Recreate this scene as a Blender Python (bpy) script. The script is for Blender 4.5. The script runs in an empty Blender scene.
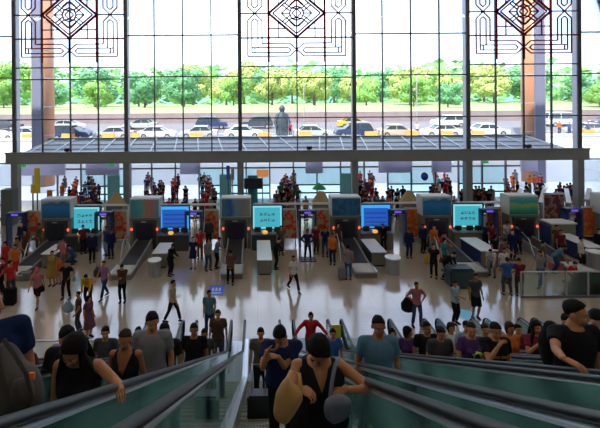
FILL = 10.5; SCR = .85; SKY = 3.2; SUN = 11.; EXPO = 0.
import bpy, bmesh, math, random
from mathutils import Vector, Matrix, Euler, noise
random.seed(7)
PI = math.pi
scene = bpy.context.scene
COL = scene.collection
V = Vector

# ------------------------------------------------------------ materials
MATS = {}
def new_mat(name):
    m = bpy.data.materials.new(name); m.use_nodes = True
    return m, m.node_tree.nodes, m.node_tree.links
def mat(name, col, rough=.6, metal=0., spec=.5, noise_amt=0., nscale=8., emit=None, estr=0.):
    if name in MATS: return MATS[name]
    m, N, L = new_mat(name)
    b = N['Principled BSDF']
    b.inputs['Base Color'].default_value = (*col, 1)
    b.inputs['Roughness'].default_value = rough
    b.inputs['Metallic'].default_value = metal
    b.inputs['Specular IOR Level'].default_value = spec
    if noise_amt:
        tc = N.new('ShaderNodeTexCoord'); nz = N.new('ShaderNodeTexNoise')
        nz.inputs['Scale'].default_value = nscale; nz.inputs['Detail'].default_value = 3
        L.new(tc.outputs['Object'], nz.inputs['Vector'])
        mx = N.new('ShaderNodeMixRGB')
        mx.inputs['Color1'].default_value = (*[c*(1-noise_amt) for c in col], 1)
        mx.inputs['Color2'].default_value = (*[min(1, c*(1+noise_amt)) for c in col], 1)
        L.new(nz.outputs['Fac'], mx.inputs['Fac']); L.new(mx.outputs['Color'], b.inputs['Base Color'])
    if emit:
        b.inputs['Emission Color'].default_value = (*emit, 1); b.inputs['Emission Strength'].default_value = estr
    MATS[name] = m; return m
def glass_mat(name, tint, gloss=1.0, rough=.02, painted_sheen=0.):
    m, N, L = new_mat(name)
    for n in list(N):
        if n.type == 'BSDF_PRINCIPLED': N.remove(n)
    out = N['Material Output']
    tr = N.new('ShaderNodeBsdfTransparent'); tr.inputs['Color'].default_value = (*tint, 1)
    gl = N.new('ShaderNodeBsdfGlossy'); gl.inputs['Roughness'].default_value = rough
    gl.inputs['Color'].default_value = (gloss, gloss, gloss, 1)
    fr = N.new('ShaderNodeFresnel'); fr.inputs['IOR'].default_value = 1.5
    mx = N.new('ShaderNodeMixShader')
    L.new(fr.outputs['Fac'], mx.inputs['Fac']); L.new(tr.outputs['BSDF'], mx.inputs[1]); L.new(gl.outputs['BSDF'], mx.inputs[2])
    if painted_sheen:
        df = N.new('ShaderNodeBsdfDiffuse'); df.inputs['Color'].default_value = (.42, .80, .74, 1)  # pale teal blotches painted on the glass in place of bright reflections
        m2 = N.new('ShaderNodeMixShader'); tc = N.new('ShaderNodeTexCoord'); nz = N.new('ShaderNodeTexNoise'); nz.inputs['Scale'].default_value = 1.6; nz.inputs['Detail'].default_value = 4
        mr = N.new('ShaderNodeMapRange'); mr.inputs['From Min'].default_value = .35; mr.inputs['From Max'].default_value = .68; mr.inputs['To Min'].default_value = painted_sheen*.1; mr.inputs['To Max'].default_value = painted_sheen*2.6
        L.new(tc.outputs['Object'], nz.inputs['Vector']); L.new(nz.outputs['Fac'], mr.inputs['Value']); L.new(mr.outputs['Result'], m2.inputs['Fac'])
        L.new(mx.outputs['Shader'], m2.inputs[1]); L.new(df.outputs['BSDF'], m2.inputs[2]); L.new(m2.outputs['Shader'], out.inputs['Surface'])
    else:
        L.new(mx.outputs['Shader'], out.inputs['Surface'])
    return m
def ramp_mat(name, stops, scale=2., rough=.5, emit=0., axis=None, detail=2., dist=0.):
    """colour picture made of a noise (or an axis gradient mixed with noise) through a colour ramp"""
    m, N, L = new_mat(name); b = N['Principled BSDF']; b.inputs['Roughness'].default_value = rough
    tc = N.new('ShaderNodeTexCoord'); nz = N.new('ShaderNodeTexNoise'); nz.inputs['Scale'].default_value = scale
    nz.inputs['Detail'].default_value = detail; nz.inputs['Distortion'].default_value = dist
    L.new(tc.outputs['Object'], nz.inputs['Vector'])
    cr = N.new('ShaderNodeValToRGB'); el = cr.color_ramp.elements
    while len(el) < len(stops): el.new(.5)
    for e, (p, c) in zip(el, stops): e.position = p; e.color = (*c, 1)
    if axis is not None:
        sp = N.new('ShaderNodeSeparateXYZ'); L.new(tc.outputs['Generated'], sp.inputs[0])
        ma = N.new('ShaderNodeMath'); ma.operation = 'MULTIPLY_ADD'; ma.inputs[1].default_value = .5; 
        L.new(nz.outputs['Fac'], ma.inputs[0]); 
        mb = N.new('ShaderNodeMath'); mb.operation = 'SUBTRACT'; L.new(sp.outputs[axis], mb.inputs[0]); mb.inputs[1].default_value = .25
        L.new(mb.outputs[0], ma.inputs[2]); L.new(ma.outputs[0], cr.inputs['Fac'])
    else:
        L.new(nz.outputs['Fac'], cr.inputs['Fac'])
    L.new(cr.outputs['Color'], b.inputs['Base Color'])
    if emit:
        L.new(cr.outputs['Color'], b.inputs['Emission Color']); b.inputs['Emission Strength'].default_value = emit
    MATS[name] = m; return m

# ------------------------------------------------------------ mesh helpers
def link(o, parent=None):
    COL.objects.link(o)
    if parent is not None: o.parent = parent
    return o
def tag(o, label=None, cat=None, group=None, kind=None):
    if label: o['label'] = label
    if cat: o['category'] = cat
    if group: o['group'] = group
    if kind: o['kind'] = kind
    return o
def empty(name, loc=(0, 0, 0), rz=0., label=None, cat=None, group=None):
    o = bpy.data.objects.new(name, None); o.empty_display_size = .2
    COL.objects.link(o); o.location = loc; o.rotation_euler = (0, 0, rz)
    return tag(o, label, cat, group)
class MB:
    def __init__(s): s.v = []; s.f = []; s.m = []; s.cur = 0
    def add(s, vs, fs):
        b = len(s.v); s.v += [tuple(p) for p in vs]
        s.f += [tuple(i+b for i in f) for f in fs]; s.m += [s.cur]*len(fs); return s
    def box(s, x0, x1, y0, y1, z0, z1, M=None):
        vs = [V((x, y, z)) for z in (z0, z1) for y in (y0, y1) for x in (x0, x1)]
        if M is not None: vs = [M @ p for p in vs]
        return s.add(vs, [(0, 2, 3, 1), (4, 5, 7, 6), (0, 1, 5, 4), (2, 6, 7, 3), (0, 4, 6, 2), (1, 3, 7, 5)])
    def cbox(s, c, d, M=None):
        return s.box(c[0]-d[0]/2, c[0]+d[0]/2, c[1]-d[1]/2, c[1]+d[1]/2, c[2]-d[2]/2, c[2]+d[2]/2, M)
    def bar(s, a, b, w, h=None, up=(0, 0, 1)):
        a, b = V(a), V(b); t = (b-a); L = t.length
        if L < 1e-6: return s
        t /= L; h = h or w; u = V(up)
        if abs(u.dot(t)) > .98: u = V((1, 0, 0)) if abs(t.x) < .9 else V((0, 1, 0))
        r = t.cross(u).normalized(); u = r.cross(t)
        vs = [p + r*(i*w/2) + u*(j*h/2) for p in (a, b) for j in (-1, 1) for i in (-1, 1)]
        return s.add(vs, [(0, 1, 3, 2), (4, 6, 7, 5), (0, 4, 5, 1), (2, 3, 7, 6), (0, 2, 6, 4), (1, 5, 7, 3)])
    def tube(s, pts, rad, seg=10, side=(1, 0, 0), round_=True):
        pts = [V(p) for p in pts]; n = len(pts)
        rad = [(r, r) if not isinstance(r, (tuple, list)) else r for r in rad]
        T = []
        for i in range(n):
            a = pts[max(0, i-1)]; b = pts[min(n-1, i+1)]; T.append((b-a).normalized())
        rings = []
        def frame(t):
            u = V(side); u = u - t*u.dot(t)
            if u.length < .2: u = V((0, 1, 0)); u = u - t*u.dot(t)
            u.normalize(); return u, t.cross(u)
        def ring(p, t, ra, rb):
            u, w = frame(t); b = len(vs)
            for k in range(seg):
                an = 2*PI*k/seg; vs.append(p + u*(ra*math.cos(an)) + w*(rb*math.sin(an)))
            rings.append(b)
        vs = []
        if round_:
            for a in (70, 45, 20):
                c, sn = math.cos(math.radians(a)), math.sin(math.radians(a)); ra, rb = rad[0]
                ring(pts[0]-T[0]*(min(ra, rb)*sn), T[0], ra*c, rb*c)
        for p, t, (ra, rb) in zip(pts, T, rad): ring(p, t, ra, rb)
        if round_:
            for a in (20, 45, 70):
                c, sn = math.cos(math.radians(a)), math.sin(math.radians(a)); ra, rb = rad[-1]
                ring(pts[-1]+T[-1]*(min(ra, rb)*sn), T[-1], ra*c, rb*c)
        fs = []
        for a, b in zip(rings, rings[1:]):
            for k in range(seg):
                k2 = (k+1) % seg; fs.append((a+k, a+k2, b+k2, b+k))
        fs.append(tuple(rings[0]+k for k in reversed(range(seg)))); fs.append(tuple(rings[-1]+k for k in range(seg)))
        return s.add(vs, fs)
    def cyl(s, a, b, r, seg=16, r2=None): return s.tube([a, b], [r, r if r2 is None else r2], seg, round_=False)
    def ball(s, c, r, M=None, seg=12, rings=8):
        c = V(c); r = (r, r, r) if not isinstance(r, (tuple, list)) else r
        vs = [V((0, 0, 1))]
        for i in range(1, rings):
            th = PI*i/rings
            for k in range(seg):
                ph = 2*PI*k/seg; vs.append(V((math.sin(th)*math.cos(ph), math.sin(th)*math.sin(ph), math.cos(th))))
        vs.append(V((0, 0, -1)))
        fs = [(0, 1+k, 1+(k+1) % seg) for k in range(seg)]
        for i in range(rings-2):
            a = 1+i*seg; b = a+seg
            for k in range(seg): fs.append((a+k, b+k, b+(k+1) % seg, a+(k+1) % seg))
        a = 1+(rings-2)*seg; e = len(vs)-1
        fs += [(a+k, e, a+(k+1) % seg) for k in range(seg)]
        vs = [V((p.x*r[0], p.y*r[1], p.z*r[2])) + c for p in vs]
        if M is not None: vs = [M @ p for p in vs]
        return s.add(vs, fs)
    def prism(s, prof, x0, x1, M=None):
        """profile of (y,z) extruded along x"""
        n = len(prof); vs = [V((x, y, z)) for x in (x0, x1) for y, z in prof]
        if M is not None: vs = [M @ p for p in vs]
        fs = [(i, (i+1) % n, n+(i+1) % n, n+i) for i in range(n)] + [tuple(reversed(range(n))), tuple(range(n, 2*n))]
        return s.add(vs, fs)
    def mesh(s, name, smooth=False):
        me = bpy.data.meshes.new(name); me.from_pydata(s.v, [], s.f); me.update()
        if any(s.m): me.polygons.foreach_set('material_index', s.m)
        if smooth: me.polygons.foreach_set('use_smooth', [True]*len(me.polygons))
        return me
    def build(s, name, m, parent=None, smooth=False, bevel=0.):
        me = s.mesh(name, smooth)
        for x in (m if isinstance(m, (list, tuple)) else [m]): me.materials.append(x)
        bm = bmesh.new(); bm.from_mesh(me); bmesh.ops.recalc_face_normals(bm, faces=bm.faces)
        if bevel: bmesh.ops.bevel(bm, geom=list(bm.edges), offset=bevel, segments=2, affect='EDGES', clamp_overlap=True)
        bm.to_mesh(me); bm.free()
        o = bpy.data.objects.new(name, me); return link(o, parent)
def pillow(name, outline, D, th, m, parent=None, loc=None):
    """soft bag from an outline (photo pixels) at distance D, with real thickness"""
    P = [V(((a-256)*D/400, D, 8.5-(b-110)*D/400)) for a, b in outline]; P = [q for a, b in zip(P, P[1:]+P[:1]) for q in (a.lerp(b, .12), a.lerp(b, .88))]; n = len(P); c = sum(P, V())/n
    o = loc if loc is not None else c; vs = []; fs = []; rings = []
    rows = [(0, .0), (.5, .0)]
    for sg, seq in ((-1, (.0, .35, .65, .88)), (1, None)): pass
    lv = [(.25, -1.0), (.6, -.9), (.86, -.62), (1., -.2), (1., .2), (.86, .62), (.6, .9), (.25, 1.0)]
    for k, t in lv:
        rings.append(len(vs))
        for i, q in enumerate(P):
            w_ = 1+.05*math.sin(i*.9+t*2); vs.append(c+(q-c)*k+V((0, th*t*w_, 0))-o)
    for a, b in zip(rings, rings[1:]):
        for k in range(n): fs.append((a+k, a+(k+1) % n, b+(k+1) % n, b+k))
    fs += [tuple(range(n)), tuple(rings[-1]+i for i in range(n))]
    mb = MB(); mb.add(vs, fs); ob = mb.build(name, m, parent, smooth=True)
    md = ob.modifiers.new('s', 'SUBSURF'); md.levels = 1; md.render_levels = 1
    return ob
def structure(name, mb, m, **k):
    o = mb.build(name, m, **k); o['kind'] = 'structure'; return o
def copy_tree(o, parent=None):
    c = o.copy(); COL.objects.link(c)
    if parent is not None: c.parent = parent
    for ch in list(o.children): copy_tree(ch, c)
    return c
def at(px, D, py=None, z=None):
    """pixel column and distance to hall coordinates"""
    x = (px-256)*D/400.
    if z is None: z = 8.5-(py-110)*D/400. if py is not None else 0.
    return V((x, D, z))

# ------------------------------------------------------------ common materials
M_col = mat('column_metal', (.10, .10, .115), .35, .3)
M_mull = mat('mullion_dark', (.07, .075, .085), .4, .3)
M_side = mat('column_lit_side', (.42, .40, .46), .5)  # daylight on the column sides put into a lighter lilac
M_beam = mat('beam_slate', (.25, .255, .25), .45, .1, noise_amt=.12, nscale=1.5)
M_red = mat('lattice_red', (.30, .02, .015), .6, 0., .2)
M_white = mat('white_paint', (.78, .78, .78), .45)
M_cream = mat('cream_wall', (.72, .70, .64), .8)
M_steel = mat('brushed_steel', (.55, .57, .60), .28, .9, noise_amt=.08, nscale=30)
M_steel_dark = mat('dark_steel', (.20, .22, .24), .35, .8)
M_rubber = mat('black_rubber', (.012, .012, .015), .36, 0., .25)
M_black = mat('black_plastic', (.02, .02, .022), .45)
M_charcoal = mat('charcoal_panel', (.05, .052, .06), .4)
M_grey = mat('grey_panel', (.28, .28, .29), .5)
M_olive = mat('olive_grey_panel', (.17, .165, .13), .5)
M_bluepanel = mat('navy_panel', (.02, .045, .16), .4)
def frosted(name, c, t=.6):
    m, N, L = new_mat(name); b = N['Principled BSDF']; b.inputs['Base Color'].default_value = (*c, 1); b.inputs['Roughness'].default_value = .5
    tl = N.new('ShaderNodeBsdfTranslucent'); tl.inputs['Color'].default_value = (*c, 1); mx = N.new('ShaderNodeMixShader'); mx.inputs['Fac'].default_value = t
    L.new(b.outputs['BSDF'], mx.inputs[1]); L.new(tl.outputs['BSDF'], mx.inputs[2]); L.new(mx.outputs['Shader'], N['Material Output'].inputs['Surface']); return m
M_lilac = mat('lilac_panel', (.50, .47, .58), .6); M_lilacf = frosted('lilac_frosted', (.60, .58, .68))
M_teal = frosted('teal_frosted', (.30, .56, .58))
G_win = glass_mat('window_glass', (.97, .99, 1.))
G_bal = glass_mat('balustrade_glass', (.84, .97, .94), 1., .04, painted_sheen=.09)
G_fence = glass_mat('barrier_glass', (.92, .98, .97), .9, .05, painted_sheen=.01)
# ------------------------------------------------------------ the hall
WD = 31.7                      # distance of the glass front
PXM = WD/400.
def floor_mat():
    m, N, L = new_mat('polished_stone_floor'); b = N['Principled BSDF']
    tc = N.new('ShaderNodeTexCoord')
    br = N.new('ShaderNodeTexBrick'); br.offset = 0; br.inputs['Scale'].default_value = 1.
    br.inputs['Brick Width'].default_value = 1.; br.inputs['Row Height'].default_value = 1.; br.inputs['Mortar Size'].default_value = .006
    br.inputs['Color1'].default_value = (.47, .375, .28, 1); br.inputs['Color2'].default_value = (.44, .35, .26, 1); br.inputs['Mortar'].default_value = (.25, .23, .22, 1)
    L.new(tc.outputs['Object'], br.inputs['Vector'])
    nz = N.new('ShaderNodeTexNoise'); nz.inputs['Scale'].default_value = .6; nz.inputs['Detail'].default_value = 6
    L.new(tc.outputs['Object'], nz.inputs['Vector'])
    mx = N.new('ShaderNodeMixRGB'); mx.blend_type = 'MULTIPLY'; mx.inputs['Fac'].default_value = .25
    L.new(br.outputs['Color'], mx.inputs['Color1']); L.new(nz.outputs['Color'], mx.inputs['Color2'])
    L.new(mx.outputs['Color'], b.inputs['Base Color'])
    mr = N.new('ShaderNodeMapRange'); mr.inputs['To Min'].default_value = .07; mr.inputs['To Max'].default_value = .17
    L.new(nz.outputs['Fac'], mr.inputs['Value']); L.new(mr.outputs['Result'], b.inputs['Roughness'])
    b.inputs['Specular IOR Level'].default_value = 1.; b.inputs['IOR'].default_value = 1.6
    return m
M_floor = floor_mat()
structure('floor', MB().box(-46, 46, -14, 38.4, -.3, 0), M_floor)
structure('floor_upper', MB().box(-46, 46, -14, -3.1, 7.7, 8.1), M_floor)
structure('wall_left', MB().box(-46.4, -46, -14, 31.5, 0, 22), M_cream)
structure('wall_right', MB().box(46, 46.4, -14, 31.5, 0, 22), M_cream)
structure('wall_back', MB().box(-46.4, 46.4, -14.4, -14, 0, 22), M_cream)
structure('ceiling', MB().box(-46.4, 46.4, -14.4, 32.4, 22, 22.5), mat('ceiling_white', (.6, .6, .6), .8))
# glowing ceiling panels, out of view, added as fill for the hall
M_fill = mat('fill_diffuser', (.9, .9, .9), .5, emit=(1., .93, .84), estr=FILL)
fill0 = None
for i, lx in enumerate((-30, -18, -6, 6, 18, 30)):
    for j, ly in enumerate((-6, 6, 18)):
        if fill0 is None:
            fill0 = empty('ceiling_fill_panel', (lx, ly, 22), 0)
            MB().box(-2.1, 2.1, -.7, .7, -.16, 0).build('frame', M_white, fill0)
            MB().box(-2., 2., -.6, .6, -.2, -.161).build('fill_panel_diffuser', M_fill, fill0)
            o = fill0
        else:
            o = copy_tree(fill0); o.location = (lx, ly, 22)
        tag(o, 'unseen white fill panel added under the high hall ceiling', 'ceiling light', 'added fill panels of the hall')

# columns of the glass front, by pixel column
cols = [14, 126, 240, 354.5, 468.5, 580]
def X(px): return (px-256)*PXM
colX = [X(c) for c in cols]
allX = [colX[0]-18, colX[0]-9] + colX + [colX[-1]+9, colX[-1]+18]
for i, cx in enumerate(allX):
    mb = MB(); mb.box(cx-.15, cx+.15, WD-.02, WD+.1, 0, 22)
    mb.cur = 1; mb.box(cx-.13, cx+.13, WD+.1, WD+.62, 0, 22)
    structure('trim_%d' % (i+1), mb, [M_col, M_side])
# lower posts under the beam are stouter
for i, cx in enumerate(colX):
    structure('trim_%d' % (i+11), MB().box(cx-.25, cx+.25, WD-.08, WD+.5, 0, 4.4), M_beam)
zt, zb = 8.5-(150.5-110)*PXM, 8.5-(162-110)*PXM
structure('trim_beam', MB().box(colX[0]-.5, colX[-1]+.45, WD-.35, WD+.35, zb, zt).box(colX[0]-.55, colX[-1]+.5, WD-.4, WD-.3, zt-.08, zt+.02), M_beam)
structure('baseboard_front', MB().box(-46, 46, WD-.05, WD+.0, 0, .12).box(-46, -45.9, WD-.05, WD, 0, .12), M_steel_dark)

# window grids
Zrow = [8.5-(y-110)*PXM for y in (118, 76, 34.5, -7, -48)]
def window(i, x0, x1, ornate, low):
    mb = MB(); w = .085; y = WD+.05
    z0 = zt if not low else 0.
    for k in (1, 2, 3):
        xx = x0+(x1-x0)*k/4
        mb.box(xx-w/2, xx+w/2, y-.05, y+.12, z0, 22)
    rows = list(Zrow)
    if ornate: rows = [Zrow[0], Zrow[1]-.15, Zrow[1]+.78, Zrow[4]]
    if low: rows += [4.4, 1.1]
    for z in rows: mb.box(x0, x1, y-.05, y+.12, z-w/2, z+w/2)
    mb.cur = 1; mb.box(x0+.1, x1-.1, y+.02, y+.03, z0, 22)
    o = structure('window_%d' % i, mb, [M_mull, G_win])
    return o
xs = allX
for i in range(len(xs)-1):
    window(i+1, xs[i], xs[i+1], i in (2, 4, 6), i in (0, 1, 7, 8))

# red lattice ornament
def lattice(i, cx, cz, W, n):
    k = W/117./1.0          # metres per photo pixel in that bay
    q = 4.8
    mb = MB()
    def P(a, b): return V((cx+(a-297)/q*k, WD-.02, cz-(b-60)/q*k))
    def ln(pts, w=.06):
        for a, b in zip(pts, pts[1:]):
            for sx in (1, -1):
                for sz in (1, -1):
                    aa = P(297+sx*(a[0]-297), 60+sz*(a[1]-60)); bb = P(297+sx*(b[0]-297), 60+sz*(b[1]-60))
                    mb.bar(aa, bb, max(.085, w*1.8), .07, up=(0, 1, 0))
    ln([(92, 60), (57, 95), (57, 270), (262, 270), (297, 238), (262, 207), (127, 207), (127, 95), (92, 60)], .05)
    ln([(92, 85), (77, 98), (77, 253), (255, 253), (268, 241), (255, 228), (107, 228), (107, 98), (92, 85)], .045)
    ln([(92, 228), (107, 228)], .04); ln([(77, 228), (92, 228), (92, 253)], .04)
    ln([(160, 60), (297, 178)], .10); ln([(180, 60), (297, 160)], .06)
    ln([(160, 60), (160, 300)], .08); ln([(20, 180), (297, 180)], .06); ln([(297, 178), (297, 300)], .08)
    ln([(20, 60), (160, 60)], .05)
    ln([(160, 135), (250, 135)], .04); ln([(207, 100), (207, 180)], .04)
    # eight pointed star and the woven bars around it
    ln([(262, 60), (272, 85), (297, 95)], .06); ln([(272, 85), (297, 60+22)], .05); ln([(275, 60), (297, 84)], .05)
    ln([(297, 95), (297, 130)], .04); ln([(262, 60), (228, 60)], .04)
    ln([(228, 60+40), (262, 72)], .05); ln([(240, 60+50), (272, 85)], .05); ln([(216, 92), (252, 122)], .05); ln([(262, 100), (290, 126)], .04); ln([(222, 60), (262, 95)], .05); ln([(262, 95), (297, 126)], .05)
    o = structure('trim_lattice_%d' % n, mb, M_red)
for n, (a, b) in enumerate(((0, 1), (2, 3), (4, 5))):
    cx = (colX[a]+colX[b])/2
    lattice(n, cx, 8.5+96.5*PXM, (colX[b]-colX[a]), n+1)

# vestibule beyond the glass front
VR0, VR1 = -18.9, 25.2
mb = MB()
mb.add([(VR0, WD+.4, 5.15), (VR1, WD+.4, 5.15), (VR1+.8, 38, 5.80), (VR0-.8, 38, 5.80), (VR0, WD+.4, 5.0), (VR1, WD+.4, 5.0), (VR1+.8, 38, 5.65), (VR0-.8, 38, 5.65)],
       [(0, 1, 2, 3), (7, 6, 5, 4), (0, 4, 5, 1), (1, 5, 6, 2), (2, 6, 7, 3), (3, 7, 4, 0)])
mb.cur = 1
for k in range(23):
    xx = VR0+.6+k*1.95
    mb.bar((xx, WD+.5, 5.2), (xx+(.9 if k > 11 else -.9), 37.9, 5.85), .10, .08)
for k in (0, 1, 2): mb.box(VR0-.3*k, VR1+.3*k, WD+1.8+k*1.9, WD+1.9+k*1.9, 5.33+k*.2, 5.40+k*.2)
mb.cur = 2; mb.box(VR0-.9, VR1+.9, 37.95, 38.1, 5.55, 6.0)
structure('ceiling_vestibule', mb, [mat('canopy_grey', (.16, .17, .175), .6), mat('canopy_rib', (.36, .38, .40), .5), M_steel_dark])
# inner front of the vestibule
openX = [at(75, 38).x, at(152, 38).x, at(192, 38).x, at(286, 38).x, at(368, 38).x, at(440, 38).x, at(514, 38).x]
post = MB(); rail = MB(); gl = MB()
x = VR0
while x < VR1+.5:
    post.box(x-.06, x+.06, 37.9, 38.1, 0, 5.6)
    mid = x+1.12
    if not any(abs(mid-o) < 1.3 for o in openX):
        for z in (1.37, .6): rail.box(x, x+2.24, 37.95, 38.05, z-.07, z+.07)
        gl.box(x+.06, x+2.18, 37.99, 38.01, 0, 3.)
    x += 2.24
post.box(VR0, VR1, 37.9, 38.1, 2.95, 3.1)
structure('trim_vestibule', post, M_steel_dark)
structure('trim_rail', rail, M_steel_dark)
structure('window_vestibule', gl, glass_mat('vestibule_glass', (.86, 1., 1.), .8))
lil = MB()
for a, b in ((15, 65), (86, 119), (180, 200), (305, 322), (378, 411), (431, 450), (520, 536)):
    lil.box(at(a, 37.8).x, at(b, 37.8).x, 37.6, 37.8, 2.5, 4.3)
structure('wall_transom_panels', lil, M_lilacf)
# ------------------------------------------------------------ outside
M_road = mat('asphalt', (.14, .138, .15), .85, noise_amt=.15, nscale=.5)
M_conc = mat('pale_concrete', (.78, .82, .84), .85, noise_amt=.08, nscale=.6)
structure('ground_forecourt', MB().box(-80, 80, 38.4, 46, -.3, -.02), M_conc)
structure('wall_embankment', MB().box(-120, 120, 46, 46.5, -.3, 5.2).box(-120, 120, 45.9, 46.6, 5.2, 5.45), M_conc)
def road_z(y): return 5.1+.075*(y-48)
mb = MB(); mb.add([(-140, 46.5, road_z(46.5)), (140, 46.5, road_z(46.5)), (140, 66, road_z(66)), (-140, 66, road_z(66)),
                   (-140, 46.5, -.3), (140, 46.5, -.3), (140, 66, -.3), (-140, 66, -.3)], [(0, 1, 2, 3), (7, 6, 5, 4), (0, 4, 5, 1), (1, 5, 6, 2), (2, 6, 7, 3), (3, 7, 4, 0)])
structure('ground_road', mb, M_road)
mb = MB()
for k in range(-20, 21): mb.bar((k*6, 52.4, road_z(52.4)+.01), (k*6+2.5, 52.4, road_z(52.4)+.01), .18, .02)
structure('ground_lane_marks', mb, M_white)
structure('wall_roadside', MB().box(-140, 140, 66, 66.6, 5, 8.1), mat('mauve_brick', (.22, .17, .18), .9, noise_amt=.2, nscale=.8))
def gz(x, y):
    j = math.sqrt(max(0, (y-66.6)/2.6)); return 7.6+j*.55+noise.noise(V((x*.02, y*.02, 0)))*1.2*(j > 0)
n = 40; vs = []; fs = []
for j in range(14):
    for i in range(n+1):
        x = -400+800*i/n; y = 66.6+j*j*2.6
        z = 7.6+j*.55+noise.noise(V((x*.02, y*.02, 0)))*1.2*(j > 0)
        vs.append((x, y, z))
for j in range(13):
    for i in range(n): a = j*(n+1)+i; fs.append((a, a+1, a+n+2, a+n+1))
g = MB(); g.add(vs, fs); structure('ground_meadow', g, mat('meadow_green', (.26, .34, .14), .95, noise_amt=.3, nscale=.15), smooth=True)
# far hills
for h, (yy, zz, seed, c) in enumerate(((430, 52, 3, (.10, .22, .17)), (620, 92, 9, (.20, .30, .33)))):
    vs = []; fs = []; n = 90
    for j in range(7):
        for i in range(n+1):
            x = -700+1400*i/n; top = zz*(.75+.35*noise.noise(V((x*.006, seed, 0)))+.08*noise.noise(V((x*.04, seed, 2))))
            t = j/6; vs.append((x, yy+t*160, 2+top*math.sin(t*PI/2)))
    for j in range(6):
        for i in range(n): a = j*(n+1)+i; fs.append((a, a+1, a+n+2, a+n+1))
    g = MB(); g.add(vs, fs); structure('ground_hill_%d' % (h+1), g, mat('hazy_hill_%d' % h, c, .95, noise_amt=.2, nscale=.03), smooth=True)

# big round columns outside
M_pillar = ramp_mat('terracotta_pillar', [(.0, (.42, .17, .07)), (.5, (.46, .21, .11)), (1., (.40, .22, .15))], .5, rough=.35)
for px, lab in ((43, 'thick terracotta round pillar outside the glass, leftmost bay with lattice'), (533, 'thick terracotta round pillar outside the glass, rightmost bay with lattice')):
    p = at(px, 43.); t = empty('round_pillar', (p.x, 43, -.02), 0, lab, 'pillar')
    MB().cyl((0, 0, 0), (0, 0, 24), 1.12, 40).build('shaft', M_pillar, t, smooth=True)
    MB().cyl((0, 0, 0), (0, 0, .6), 1.3, 40).build('base', M_conc, t, smooth=True)
    mb = MB()
    for z in range(3, 24, 3): mb.cyl((0, 0, z), (0, 0, z+.05), 1.135, 40)
    mb.build('joint_band', M_lilac, t, smooth=True)
    MB().box(-.55, .45, -1.22, -.9, .6, 24).build('front_cladding', mat('blue_grey_cladding', (.17, .18, .27), .4), t, bevel=.04)

# trees
def crown_mesh(seed, R=3.6, H=3.6, nl=4200, ls=.34):
    rnd = random.Random(seed); mb = MB()
    blobs = [(V((rnd.uniform(-.6, .6)*R, rnd.uniform(-.6, .6)*R, rnd.uniform(-.5, .8)*H)), rnd.uniform(.28, .5)) for _ in range(16)]
    for _ in range(nl):
        c, r = rnd.choice(blobs); d = V((rnd.gauss(0, 1), rnd.gauss(0, 1), rnd.gauss(0, 1))).normalized()
        p = c + V((d.x*R, d.y*R, d.z*H))*r*rnd.uniform(.8, 1.3)
        q = V((rnd.gauss(0, 1), rnd.gauss(0, 1), rnd.gauss(0, 1))).normalized(); w = q.cross(d).normalized()*ls*rnd.uniform(.5, 1); u = d.cross(w).normalized()*ls*rnd.uniform(.5, 1)
        mb.add([p-w, p+u*.6, p+w, p-u*.6], [(0, 1, 2, 3)]); mb.m[-1] = rnd.choice((0, 0, 1))
    for c, r in blobs: mb.cur = 0; mb.ball(c, (R*r*.7, R*r*.7, H*r*.7), seg=8, rings=6)
    return mb
def leafm(n, c): return mat(n, tuple(min(.8, v*1.5+.03) for v in c), .7, noise_amt=.35, nscale=.6)
greens = [(leafm('leaf_fresh', (.10, .26, .045)), leafm('leaf_lime', (.24, .36, .05))),
          (leafm('leaf_deep', (.04, .17, .07)), leafm('leaf_mid', (.09, .25, .07))),
          (leafm('leaf_yellow', (.22, .30, .07)), leafm('leaf_gold', (.33, .36, .10)))]
M_bark = mat('bark', (.16, .12, .09), .9)
crowns = []
for s in range(3):
    me = crown_mesh(40+s).mesh('foliage'); me.materials.append(greens[s][0]); me.materials.append(greens[s][1]); crowns.append(me)
tnames = ['fresh green leafy tree', 'deep green leafy tree', 'yellow green leafy tree']
rt = random.Random(5)
ti = 0
for row, (yy, step, hs, z0) in enumerate(((80, 9.0, .95, 8.2), (99, 11, 1.25, 9.5), (128, 15, 1.75, 11))):
    x = -(310+30)*yy/400
    lastx = -999
    while x < 380*yy/400:
        xx = max(x+rt.uniform(-1.5, 1.5), lastx+step*.86); lastx = xx; s = rt.choice((0, 1, 2, 0)); h = hs*rt.uniform(.75, 1.15)
        if rt.random() > .14:
            px = 256+xx*400/yy
            bay = next((k for k in range(len(cols)-1) if cols[k] <= px < cols[k+1]), None)
            where = 'left of the glass front' if px < cols[0] else ('right of the glass front' if bay is None else ('seen in bay', ['one with left lattice', 'two', 'three with middle lattice', 'four', 'five with right lattice'][bay])[1])
            ty = yy+rt.uniform(-2, 2); t = empty('leafy_tree', (xx, ty, gz(xx, ty)-.1), rt.uniform(0, 6))
            lab = '%s, %s row beyond the road, %s' % (tnames[s], ('front', 'middle', 'back')[row], ('outside window bay '+where) if bay is not None else where)
            tag(t, lab, 'tree', lab+' ')
            tag(t, None, None, tnames[s]+'s beyond the road')
            o = bpy.data.objects.new('foliage', crowns[s]); link(o, t); o.location = (0, 0, 3.6*h); o.scale = (h, h, h*.85)
            MB().tube([(0, 0, -.3), (.1, 0, 1.5*h), (0, .1, 3.6*h)], [.22*h, .17*h, .1*h], 8).build('trunk', M_bark, t, smooth=True)
        x += step
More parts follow.
